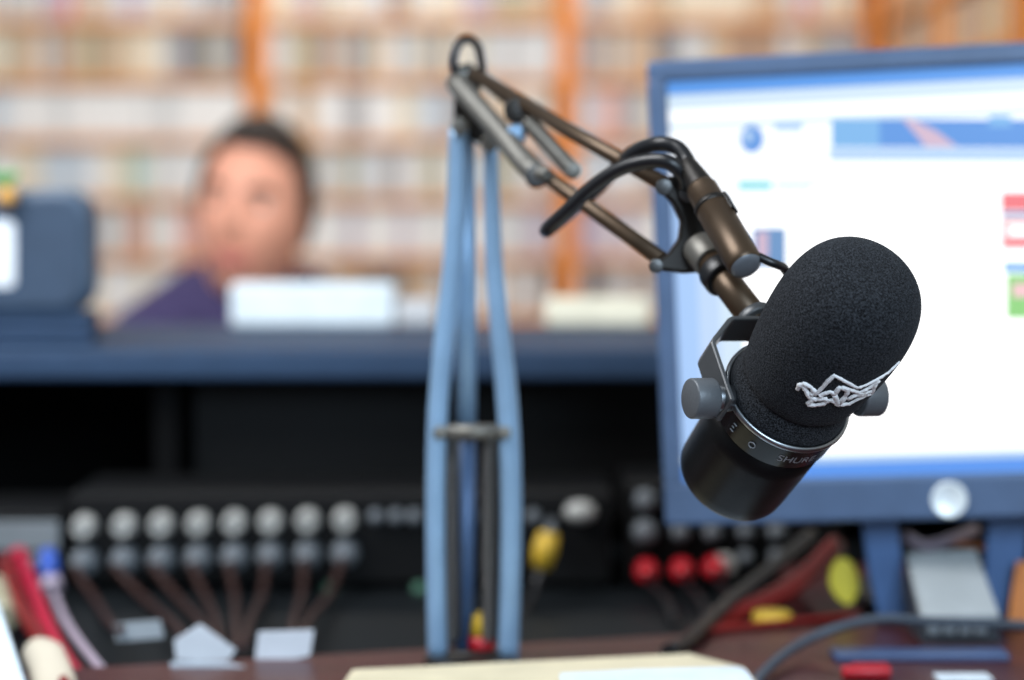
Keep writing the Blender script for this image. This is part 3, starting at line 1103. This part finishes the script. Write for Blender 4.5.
for s in (-1, 1):
    hp_, kn_, an_, to_ = pelv + Vector((s * .09, 0, -.01)), Vector((mo.x + s * .13, 3.17, .50)), Vector((mo.x + s * .13, 3.20, .08)), Vector((mo.x + s * .14, 3.06, .035))
    i0 = len(J)
    J += [(hp_, .085), (kn_, .058), (an_, .042), (to_, .035)]
    Ed += [(0, i0), (i0, i0 + 1), (i0 + 1, i0 + 2), (i0 + 2, i0 + 3)]
body_b = skin_mesh(J, Ed)
merge(body_b, b2)
# hands, five fingers each, resting palm down on the lap
for wr, s in ((wrL, 1), (wrR, -1)):
    dirn = Vector((s * .15, -1, -.12)).normalized()
    sdv = Vector((dirn.y, -dirn.x, 0)).normalized() * -s
    jj = [(wr, .026), (wr + dirn * .045, .032, .016), (wr + dirn * .082, .034, .014)]
    ee = [(0, 1), (1, 2)]
    hb = skin_mesh(jj, ee)
    merge(body_b, hb)
    for k, ln in enumerate((.066, .076, .070, .055)):
        o0 = wr + dirn * .078 + sdv * (.026 - .0175 * k)
        hb = skin_mesh([(o0, .0092), (o0 + dirn * ln * .5 + Vector((0, 0, .003)), .0085), (o0 + dirn * ln * .8 + Vector((0, 0, -.006)), .0078), (o0 + dirn * ln + Vector((0, 0, -.016)), .0068)], [(0, 1), (1, 2), (2, 3)])
        merge(body_b, hb)
    o0 = wr + dirn * .035 + sdv * .024
    hb = skin_mesh([(o0, .012), (o0 + dirn * .025 + sdv * .022, .0105), (o0 + dirn * .055 + sdv * .028, .009)], [(0, 1), (1, 2)])
    merge(body_b, hb)
bod = obj('body', voxelize(body_b, .0055, 3), 'skin', man, fix=False)
# shirt
J2 = [(pelv + Vector((0, 0, .03)), .142, .116), (belly, .146, .122), (chest, .156, .122), (neck + Vector((0, .012, -.055)), .104, .088), (neck + Vector((0, .016, -.008)), .070, .066),
      (shL, .066), (shL.lerp(elL, .55), .064), (elL, .056), (elL.lerp(wrL, .7), .046), (shR, .066), (shR.lerp(elR, .55), .064), (elR, .056), (elR.lerp(wrR, .7), .046), (at(198, 300, 3.41), .050), (at(300, 300, 3.41), .048)]
E2_ = [(0, 1), (1, 2), (2, 3), (3, 4), (3, 13), (13, 5), (5, 6), (6, 7), (7, 8), (3, 14), (14, 9), (9, 10), (10, 11), (11, 12)]
obj('shirt', voxelize(skin_mesh(J2, E2_), .009, 6), 'shirt', man, fix=False)
J3 = [(pelv + Vector((0, 0, -.005)), .136, .112)]
E3 = []
for s in (-1, 1):
    i0 = len(J3)
    J3 += [(pelv + Vector((s * .09, 0, -.01)), .096), (Vector((mo.x + s * .13, 3.17, .50)), .070), (Vector((mo.x + s * .13, 3.20, .12)), .058)]
    E3 += [(0, i0), (i0, i0 + 1), (i0 + 1, i0 + 2)]
obj('trousers', voxelize(skin_mesh(J3, E3), .009, 6), 'trousers', man, fix=False)
# hair: cap of the head above an uneven hairline
hb = NB()
bmesh.ops.create_uvsphere(hb, u_segments=64, v_segments=48, radius=1)
dele = []
for v in hb.verts:
    x, y, z = v.co
    # hairline height as function of direction
    front = max(0, -y)
    line = .80 * front ** .45 - .45 * max(0, y) - (.45 * max(0, abs(x) - .80) / .2 if y < .15 else 0)
    if z < line:
        dele.append(v)
    p_ = head_pt(v.co)
    nrm = Vector((x / .072, y / .096, z / .122)).normalized()
    v.co = head_world(p_ + nrm * (.0065 + .005 * max(0, z) + random.uniform(0, .0025)))
bmesh.ops.delete(hb, geom=dele, context='VERTS')
for f in hb.faces: f.smooth = True
ho = obj('hair', hb, 'hair', man)
so = ho.modifiers.new('so', 'SOLIDIFY'); so.thickness = .006; so.offset = -.8
def face_pt(x, z, out=0.0):
    # solve for the head surface in front at (x, z)
    best = None
    zz = z / .122
    lo, hi = -1.0, 1.0
    for k in range(200):
        xs = -1 + 2 * k / 199
        if xs * xs + zz * zz > 1: continue
        yy = -math.sqrt(1 - xs * xs - zz * zz)
        p_ = head_pt(Vector((xs, yy, zz)))
        if best is None or abs(p_.x - x) < best[0]:
            best = (abs(p_.x - x), p_)
    return head_world(best[1] + Vector((0, -out, 0)))
for s in (-1, 1):
    b = NB(); add_ball(b, face_pt(s * .031, .012, -.008), .0125, 20, (1.1, 1, .62))
    ey_ = obj('eye', b, 'eyew', man)
    b = NB(); add_ball(b, face_pt(s * .031 - .002, .012, .0006), .0056, 14)
    obj('iris', b, 'iris', ey_)
    b = NB(); add_tube(b, smooth_path([face_pt(s * .014, .029, .001), face_pt(s * .030, .035, .001), face_pt(s * .047, .030, .001)], 5), [.0025] + [.0042] * 9 + [.002], 8)
    obj('eyebrow', b, 'hair', man)
b = NB()
add_tube(b, smooth_path([face_pt(-.027, -.056, .000), face_pt(-.013, -.060, .001), face_pt(0, -.060, .0015), face_pt(.013, -.060, .001), face_pt(.027, -.056, .0)], 4), [.002] + [.0036] * 15 + [.002], 10)
add_tube(b, smooth_path([face_pt(-.024, -.058, .000), face_pt(-.012, -.067, .001), face_pt(0, -.070, .0015), face_pt(.012, -.067, .001), face_pt(.024, -.058, .0)], 4), [.002] + [.0044] * 15 + [.002], 10)
obj('mouth', b, 'lips', man)

# ------------------------------------------------------------------ things on the raised shelf
def rrect(x0, y0, x1, y1, r, n=6):
    out = []
    for cx, cy, a0 in ((x1 - r, y0 + r, -90), (x1 - r, y1 - r, 0), (x0 + r, y1 - r, 90), (x0 + r, y0 + r, 180)):
        for k in range(n + 1):
            a = math.radians(a0 + 90 * k / n)
            out.append((cx + r * math.cos(a), cy + r * math.sin(a)))
    return out
# slate-grey rounded case
YC = 2.08
pz = lambda x, y: on_y(x, y, YC)
cs = thing('equipment_case', 'slate-grey rounded equipment case with white sticker on the raised shelf', 'case', (pz(10, 340).x, YC + .05, ZH))
b = NB(); add_prism(b, [pz(x, y) for x, y in rrect(-120, 190, 91, 314, 30)], Vector((0, .05, 0)), .006)
obj('shell', b, 'greybox', cs)
b = NB()
add_prism(b, [pz(x, y) + Vector((0, -.003, 0)) for x, y in rrect(-112, 198, 82, 306, 24)], Vector((0, .005, 0)), .001)
obj('front_panel', b, 'greybox2', cs)
b = NB()
for k in range(3):
    z = ZH + .0005 + (pz(0, 312).z - ZH) * (k + .5) / 3
    add_box(b, (pz(-18, 0).x, YC + .028, z), (.182 - .002 * k, .05, (pz(0, 312).z - ZH) / 3 - .0004), None, .002)
obj('foot', b, 'hutch', cs)
b = NB(); add_prism(b, [pz(x, y) + Vector((0, -.005, 0)) for x, y in rrect(-34, 221, 16, 287, 6)], Vector((0, .003, 0)), .0005)
obj('sticker', b, 'sticker', cs)['label'] = 'white sticker'
tb = pz(9, 190)
orn = thing('bauble', 'small golden ball with green top on the slate-grey case', 'ornament', (tb.x, YC + .01, tb.z))
b = NB(); add_ball(b, pz(10, 197) + Vector((0, -.0125, 0)), .0090, 24, (1, 1, .95)); obj('ball', b, 'gold', orn)
b = NB()
for k in range(5):
    a = k * 2 * PI / 5
    p0 = pz(6, 188) + Vector((0, -.010, 0))
    add_tube(b, [p0, p0 + Vector((math.cos(a) * .008, math.sin(a) * .006, .010)), p0 + Vector((math.cos(a) * .013, math.sin(a) * .009, .014))], [.002, .0042, .0008], 8)
obj('leaf_tuft', b, 'green', orn)

def low_box(name, label, cat, x0, y0p, x1, y1p, m, depth=.06, m2=None):
    yb = YH1 - .075
    pa, pb = on_y(x0, y0p, yb), on_y(x1, y1p, yb)
    t = thing(name, label, cat, ((pa.x + pb.x) / 2, yb + depth / 2, ZH))
    h = pa.z - ZH
    b = NB(); add_box(b, ((pa.x + pb.x) / 2, yb + depth / 2, ZH + h * .5 + .001), (pb.x - pa.x, depth, h - .002), None, min(.004, h * .2))
    o = obj('shell', b, m, t)
    b = NB(); add_box(b, ((pa.x + pb.x) / 2, yb + depth / 2, ZH + .001), (pb.x - pa.x - .01, depth - .01, .002))
    obj('foot', b, m2 or 'panelgrey', t)
    return t
low_box('storage_box', 'long white box on the raised shelf in front of the man', 'box', 230, 284, 394, 324, 'whitepl')
low_box('storage_box', 'low cream box on the raised shelf beside the monitor', 'box', 546, 299, 650, 324, 'cream')
low_box('storage_box', 'small pale grey box next to the long white box', 'box', 397, 300, 436, 324, 'disc pale grey')

# ------------------------------------------------------------------ mixers
YM = 1.85
fm = lambda x, y: on_y(x, y, YM)
def mixer(label, px0, px1, py0, name='audio_mixer'):
    a, c = fm(px0, py0), fm(px1, py0)
    h = a.z - ZL
    t = thing(name, label, 'mixer', ((a.x + c.x) / 2, YM + .07, ZL))
    b = NB(); add_box(b, ((a.x + c.x) / 2, YM + .07, ZL + h / 2 + .002), (c.x - a.x, .135, h - .004), None, .003)
    obj('chassis', b, 'black', t)
    for sx in (a.x + .02, c.x - .02):
        b = NB(); add_box(b, (sx, YM + .03, ZL + .0022), (.02, .02, .0042)); obj('foot', b, 'rubber', t)
    return t
def socket(t, px, py, r, m, ln=.016, name='socket', hole=True):
    p = fm(px, py)
    b = NB()
    add_lathe(b, [(0, -.004), (r * 1.15, -.004), (r * 1.15, .0015), (r, .003), (r, ln - .002), (r * .9, ln), (r * .45, ln), (r * .42, ln * .5), (0, ln * .5)] if hole else
              [(0, -.004), (r, -.004), (r, ln * .7), (r * .8, ln * .95), (0, ln)], p, Vector((0, -1, 0)), 20)
    return obj(name, b, m, t)
m1 = mixer('wide black audio mixer with two rows of grey sockets behind the boom post', 68, 612, 494)
xs8 = [85, 125, 162, 199, 235, 271, 308, 345]
for x in xs8:
    socket(m1, x, 526 - (x - 85) * .025, .0078, 'sock')
sd = []
for x in xs8:
    sd.append(socket(m1, x, 561 - (x - 85) * .03, .0092, 'sockdim'))
for x in (376, 396, 414, 470, 533):
    socket(m1, x, 516, .0052, 'sockdim', .010, 'knob', False)
b = NB(); p = fm(580, 511); add_ball(b, p + Vector((0, -.006, 0)), .0105, 20, (1.15, .7, .8)); obj('dial', b, 'sock', m1)
for x, y in ((386, 600), (420, 590), (330, 590)):
    socket(m1, x, y, .006, 'dimgreen', .006, 'lamp_cap', False)
m2_ = mixer('black audio mixer with grey knobs and red plugs left of the monitor stand', 627, 842, 486)
for x, y, r, m in ((645, 500, .008, 'sockdim'), (645, 531, .009, 'sockdim'), (680, 531, .0065, 'sockdim'), (712, 531, .0065, 'sockdim'), (745, 531, .0055, 'sockdim'), (776, 531, .0065, 'sockdim'), (745, 556, .005, 'sockdim'), (776, 556, .0055, 'sockdim'), (680, 505, .0065, 'sockdim')):
    socket(m2_, x, y, r, m, .012, 'knob', False)
rk = thing('rack_panel', 'black rack unit with grey label strip at the left edge', 'rack unit', (fm(20, 520).x, YM + .06, ZL))
a, c = fm(-60, 512), fm(62, 512)
b = NB(); add_box(b, ((a.x + c.x) / 2, YM + .06, (ZL + a.z) / 2 + .001), (c.x - a.x, .12, a.z - ZL - .002), None, .003); obj('chassis', b, 'black', rk)
b = NB(); pa, pb = fm(-56, 521), fm(60, 550); add_box(b, ((pa.x + pb.x) / 2, YM - .002, (pa.z + pb.z) / 2), (pb.x - pa.x, .005, pa.z - pb.z), None, .001); obj('label_strip', b, 'panelgrey', rk)
for x in (6, 22, 38, 54):
    pq = fm(x, 560)
    b = NB(); add_cyl(b, pq + Vector((0, .004, 0)), pq + Vector((0, -.008, 0)), .005); obj('socket', b, 'sockdim', rk)

# plugs and cables ---------------------------------------------------
def cable(name, label, pts, r, m, cat='cable', group=None, n=6, plug=None):
    P = [Vector(p) for p in pts]
    t = thing(name, label, cat, P[0], group)
    b = NB(); add_tube(b, smooth_path(P, n), r, 10)
    obj('cord', b, m, t)
    if plug:
        r2, L2, m2 = plug
        b = NB(); d = (P[0] - P[1]).normalized(); d = Vector((0, 1, 0))
        add_lathe(b, [(r * .9, -L2), (r2 * .7, -L2 * .92), (r2, -L2 * .6), (r2, -.001), (0, 0)], P[0] + Vector((0, 0.002, 0)), d, 16)
        obj('plug', b, m2, t)
    return t
ends = [(121, 629), (190, 645), (215, 642), (222, 648), (236, 648), (244, 646), (290, 645), (300, 640)]
for i, x in enumerate(xs8):
    y = 561 - (x - 85) * .03
    p0 = fm(x, y) + Vector((0, -.017, 0))
    e = on_z(ends[i][0], ends[i][1] + 2, ZL + .004) if ends[i][1] < 636 else at(ends[i][0], ends[i][1], 1.60)
    mid = at(x + (ends[i][0] - x) * .35, y + 42, 1.775)
    mid2 = at(x + (ends[i][0] - x) * .75, y + 64, 1.62)
    e = at(ends[i][0], ends[i][1], 1.475)
    cable('audio_cable', f"brown audio cable from the {ordn[i]} lower socket, counted from the left", [p0, p0 + Vector((0, -.02, -.002)), mid, mid2, e], .0030, 'brown', group='brown cables on the wide mixer', plug=(.0062, .016, 'sockdim'))
for i, (x, y, m) in enumerate(((645, 566, 'red'), (680, 565, 'red'), (712, 563, 'red'))):
    p0 = fm(x, y)
    nm = ['red plug furthest from the monitor in the right mixer', 'middle red plug of three in the right mixer', 'red and white plug nearest the monitor stand'][i]
    cable('red_plug', nm, [p0 + Vector((0, -.02, 0)), p0 + Vector((0, -.035, -.006)), at(x + 20, 600, 1.76), at(x + 30, 622, 1.70)], .003, 'rubber', 'plug', 'red plugs on the right mixer', plug=(.0088, .026, m))
b = NB(); p = fm(722, 561); add_cyl(b, p + Vector((0, -.018, 0)), p + Vector((0, -.024, 0)), .0085)
t_ = [o for o in bpy.data.objects if o.get('label', '') == 'red and white plug nearest the monitor stand'][0]
obj('plug_collar', b, 'sock', t_)
# yellow plug hanging from the wide mixer
p0 = fm(548, 530)
ap = thing('amber_plug', 'yellow plug hanging at the right end of the wide mixer', 'plug', p0)
b = NB(); add_tube(b, [at(549, 533, 1.80), at(545, 550, 1.80), at(541, 568, 1.80)], [.0075, .0095, .007], 14); obj('grip', b, 'amber', ap)
b = NB(); add_tube(b, smooth_path([fm(552, 522), at(550, 528, 1.81), at(549, 534, 1.80)], 4), .0035, 10); obj('tip', b, 'sockdim', ap)
b = NB(); add_tube(b, smooth_path([at(541, 567, 1.80), at(534, 590, 1.79), at(520, 615, 1.76), at(490, 632, 1.70)], 5), .0030, 10); obj('cord', b, 'rubber', ap)
# small plug between the boom bars
sp_ = thing('small_plug', 'tiny red and yellow plug standing between the boom post bars', 'plug', on_z(481, 652, ZD))
pz0 = at(481, 655, 1.50)
b = NB(); add_tube(b, [at(481, 652, 1.44), at(481, 636, 1.44)], .0078, 14); obj('red_body', b, 'red', sp_)
b = NB(); add_tube(b, [at(481, 636, 1.44), at(483, 618, 1.44), at(484, 612, 1.44)], [.0074, .0070, .004], 14); obj('yellow_tip', b, 'amber', sp_)
b = NB(); pb_ = at(481, 652, 1.44); add_cyl(b, Vector((pb_.x, pb_.y, ZD)), pb_ + Vector((0, 0, .001)), .0068); obj('base', b, 'black', sp_)
# red cables behind the monitor
cable('red_cable', 'thick red cable sloping up to the monitor stand, upper of the pair', [at(706, 628, 1.56), at(760, 604, 1.59), at(800, 580, 1.62), at(836, 545, 1.66)], .0068, 'darkred')
cable('red_cable', 'thin red cable lying along the desk under the sloping one', [on_z(690, 632, ZD + .003), on_z(750, 626, ZD + .003), on_z(800, 621, ZD + .003), on_z(858, 614, ZD + .003)], .0024, 'darkred')
cable('black_cable', 'black cable sloping down left from beneath the monitor', [at(812, 535, 1.70), at(770, 570, 1.64), at(725, 606, 1.57), at(690, 640, 1.475), on_z(668, 652, ZD + .006)], .0050, 'rubber')
cable('thin_cable', 'dark grey cable curving over the desk below the keypad', [on_z(745, 695, ZD + .004), on_z(770, 666, ZD + .006), at(800, 644, 1.435), at(840, 627, 1.445), at(880, 619, 1.45), at(930, 621, 1.455), at(1000, 624, 1.46), at(1060, 628, 1.465)], .0030, 'cordgrey')
# yellow tags
yt = thing('yellow_tag', 'bright yellow leaf-shaped tag left of the monitor stand', 'tag', at(843, 580, 1.74))
b = NB(); ol = [(843, 556), (852, 562), (859, 576), (860, 590), (853, 603), (846, 606), (836, 598), (829, 585), (830, 570), (836, 560)]
add_prism(b, [at(x, y, 1.58) for x, y in ol], -B_ * .004, .001); obj('tag_plate', b, 'yellow', yt)
b = NB(); add_tube(b, smooth_path([at(843, 558, 1.58), at(842, 548, 1.60), at(838, 538, 1.66)], 4), .0012, 8); obj('string', b, 'rubber', yt)
y2t = on_z(772, 624, ZD)
b = NB(); add_lathe(b, [(0, 0), (.0125, 0), (.013, .003), (.0128, .007), (.011, .0085), (.006, .009), (0, .0078)], Vector((y2t.x, y2t.y, ZD)), Vector((0, 0, 1)), 24)
tag(obj('tape_roll', b, 'amber', org=(y2t.x, y2t.y, ZD)), 'small yellow roll lying on the desk under the red cables', 'tape roll')

# left cables, paper slips ----------------------------------------------
cable('crimson_cable', 'bright crimson cable running down at the far left', [at(20, 556, 1.83), at(34, 590, 1.70), at(50, 630, 1.55), at(66, 660, 1.46), at(96, 700, 1.35)], .0052, 'crimson', plug=(.0075, .02, 'crimson'))
cable('dark_red_cable', 'dark red cable beside the crimson one at the far left', [at(4, 560, 1.83), at(20, 605, 1.66), at(40, 640, 1.50), at(70, 700, 1.32)], .0055, 'darkred')
bp_ = thing('blue_plug', 'blue plug just right of the crimson cable', 'plug', at(49, 560, 1.82))
b = NB(); add_tube(b, [at(48, 552, 1.82), at(49, 566, 1.81), at(50, 580, 1.81)], [.006, .0075, .0072], 14); obj('grip', b, 'blue', bp_)
b = NB(); add_tube(b, [at(50, 580, 1.81), at(52, 590, 1.805)], .0085, 14); obj('collar', b, 'disc lilac', bp_)
b = NB(); add_tube(b, smooth_path([at(52, 590, 1.805), at(66, 622, 1.62), at(92, 658, 1.48), at(128, 700, 1.35)], 5), .003, 10); obj('cord', b, 'disc lilac', bp_)
b = NB()
pc = on_z(48, 690, ZD)
add_tube(b, smooth_path([at(38, 640, 1.43), at(44, 655, 1.41), at(51, 672, 1.385), at(60, 705, 1.33)], 5), [.004, .007, .0095, .011] + [.0125] * 12, 16, (1, .5), Vector((1, 0, 0)))
tag(obj('cream_sleeve', b, 'disc cream', org=(pc.x, pc.y, ZD)), 'cream paper sleeve lying beside the crimson cable', 'paper sleeve')
b = NB()
wp = [at(-60, 590, 1.40), at(-4, 600, 1.40), at(26, 690, 1.33), at(-40, 700, 1.33)]
add_prism(b, wp, -B_ * .004 + Vector((0, .003, 0)), .001)
tag(obj('clipboard', b, 'paper', org=(wp[3].x, wp[3].y, ZD)), 'white board edge leaning at the lower left corner', 'board')
b = NB(); add_tube(b, smooth_path([at(-5, 585, 1.71), at(-1, 600, 1.68), at(6, 618, 1.64)], 5), .0085, 14)
tag(obj('yellow_sleeve', b, 'disc olive', org=at(1, 620, 1.72)), 'olive-yellow length of sleeving beside the red cables at the left edge', 'sleeve')
def slip(label, pts, d, m='slip'):
    P = [at(x, y, d + k * .0) for k, (x, y) in enumerate(pts)]
    b = NB(); add_prism(b, P, -B_ * .0012 + Vector((0, .0006, 0)), .0003)
    c = sum(P, Vector()) / len(P)
    tag(obj('paper_slip', b, m, org=c), label, 'paper slip', 'white slips on the cable ends')
slip('narrow white paper slip left of the two bigger slips', [(114, 624), (160, 620), (164, 638), (116, 642)], 1.50, 'slipdim')
slip('white paper slip in the middle of the cable ends', [(174, 640), (200, 624), (236, 650), (226, 664), (176, 660)], 1.45)
slip('broad white paper slip under the rightmost brown cables', [(258, 632), (314, 630), (310, 656), (254, 668)], 1.44)
slip('lilac-grey paper slip below the middle white slip', [(170, 662), (222, 662), (250, 668), (232, 682), (172, 680)], 1.415, 'disc pale blue')

# pads ------------------------------------------------------------------
pd = thing('paper_pad', 'cream paper pad on the desk in front of the boom post', 'paper pad', on_z(540, 676, ZD))
def padpoly(pts, z):
    return [on_z(x, y, z) for x, y in pts]
zp = ZD + .0135
b = NB(); add_prism(b, padpoly([(352, 669), (690, 653), (745, 667), (790, 720), (300, 740)], zp), Vector((0, 0, -.0105)), .0012); obj('sheets', b, 'pad', pd)
b = NB(); add_prism(b, [q_ + Vector((0, 0, -.0105)) for q_ in padpoly([(352, 669), (690, 653), (745, 667), (790, 720), (300, 740)], zp)], Vector((0, 0, -.0028)), .0006); obj('backing_board', b, 'panelgrey', pd)
zb2 = zp + .0005
wb = thing('notebook', 'white covered notebook with rounded corner lying over the cream pad', 'notebook', on_z(660, 690, zb2))
b = NB(); add_prism(b, padpoly([(560, 673), (640, 669), (736, 666.5), (744, 668), (749, 673), (760, 690), (775, 720), (560, 740)], zb2 + .007), Vector((0, 0, -.001)), .0004); obj('cover', b, 'paper', wb)
b = NB(); add_prism(b, [q_ + Vector((0, 0, -.0011)) for q_ in padpoly([(565, 675), (640, 671), (734, 668.5), (742, 670), (747, 675), (757, 692), (770, 720), (565, 738)], zb2 + .007)], Vector((0, 0, -.0058)), .0004); obj('pages', b, 'whitepl', wb)

# keypad / phone -------------------------------------------------------------
kp = thing('desk_keypad', 'light grey sloping desk keypad between the monitor stand legs', 'keypad', on_z(955, 636, ZD))
f0 = on_z(925, 640, ZD + .001); f1 = on_z(1004, 640, ZD + .001)
top = [at(922, 617, 1.488), at(1000, 614, 1.488), at(976, 548, 1.545), at(906, 552, 1.545)]
b = NB(); add_prism(b, top, Vector((0, .002, -.006)), .0015); obj('cover', b, 'phone', kp)
b = NB()
sidepts = [top[0] + Vector((0, .001, -.007)), top[1] + Vector((0, .001, -.007)), top[2] + Vector((0, 0, -.007)), top[3] + Vector((0, 0, -.007))]
bt_ = [Vector((p.x, p.y, ZD + .0005)) for p in sidepts]
vs = [b.verts.new(p) for p in sidepts + bt_]
for fidx in ((0, 1, 2, 3), (7, 6, 5, 4), (0, 4, 5, 1), (1, 5, 6, 2), (2, 6, 7, 3), (3, 7, 4, 0)):
    b.faces.new([vs[k] for k in fidx])
obj('housing', b, 'phonebase', kp)
for k in range(4):
    c = at(934 + 15.5 * k, 628, 1.4865)
    b = NB(); add_box(b, c, (.0076, .006, .0070), None, .0012); obj('key', b, 'keyg', kp)

# small things at the bottom right ------------------------------------------------
def desk_strip(name, label, cat, x0, x1, y, hgt, dep, m):
    a, c = on_z(x0, y, ZD), on_z(x1, y, ZD)
    b = NB(); add_box(b, ((a.x + c.x) / 2, a.y, ZD + hgt / 2 + .0003), (c.x - a.x, dep, hgt), None, min(hgt, dep) * .25)
    tag(obj(name, b, m, org=((a.x + c.x) / 2, a.y, ZD)), label, cat)
desk_strip('blue_strip', 'long blue strip lying flat before the keypad', 'blue_strip', 832, 1006, 658, .004, .024, 'stripblue')  # thin flat blue strip laid on the desk top
r0, r1 = on_z(842, 679, ZD), on_z(890, 679, ZD)
mk = thing('marker_cap', 'small red marker cap lying at the lower edge of the desk', 'marker cap', (r0 + r1) / 2)
b = NB(); add_cyl(b, r0 + Vector((0, 0, .0040)), r1 + Vector((0, 0, .0040)), .0038, 20); obj('cap', b, 'red', mk)
b = NB(); add_box(b, (r0 + r1) / 2 + Vector((.002, 0, .0082)), (.02, .003, .0018), None, .0006); obj('clip', b, 'red', mk)
desk_strip('card', 'white card at the very bottom edge right of the red cap', 'card', 936, 990, 679, .0012, .02, 'paper')
b = NB(); c = on_z(1030, 636, ZD); add_box(b, (c.x, c.y + .02, ZD + .022), (.016, .004, .043), Matrix.Rotation(.15, 3, 'Y'), .001)
tag(obj('orange_card', b, 'orange', org=(c.x, c.y + .02, ZD)), 'orange card edge standing at the right border of the picture', 'card')
cable('coloured_cable', 'short lilac cable seen under the monitor above the keypad', [at(905, 536, 1.60), at(925, 546, 1.60), at(950, 540, 1.60), at(975, 530, 1.62)], .004, 'disc lilac')
cable('orange_cable', 'thin orange cable next to the lilac one under the monitor', [at(925, 548, 1.605), at(955, 544, 1.60), at(985, 548, 1.61)], .0018, 'orange')

# ------------------------------------------------------------------ lights
def area(name, loc, target, sx, sy_, energy, col):
    l = bpy.data.lights.new(name, 'AREA')
    l.shape = 'RECTANGLE'; l.size = sx; l.size_y = sy_
    l.energy = energy; l.color = col
    o = bpy.data.objects.new(name, l)
    COL.objects.link(o)
    o.location = loc
    o.rotation_euler = (Vector(target) - Vector(loc)).to_track_quat('-Z', 'Y').to_euler()
    return o
area('window_daylight', (0.85, -1.5, 2.15), (0.1, 1.3, 0.95), 1.5, 1.3, 88, (.66, .83, 1.0))
area('man_fill_light', (-0.95, 1.15, 2.3), (-0.25, 3.4, 1.05), 1.1, 1.0, 54, (.97, .98, 1.0))  # fill light added to brighten the man; stands for no lamp in the room
area('ceiling_lamp', (-0.2, 4.6, 2.75), (-0.2, 5.6, 1.0), 2.2, 0.7, 52, (1.0, .92, .82))
w = bpy.data.worlds.new('world')
SC.world = w
w.use_nodes = True
bg = w.node_tree.nodes['Background']
bg.inputs['Color'].default_value = (.78, .88, 1.0, 1)
bg.inputs['Strength'].default_value = 0.25
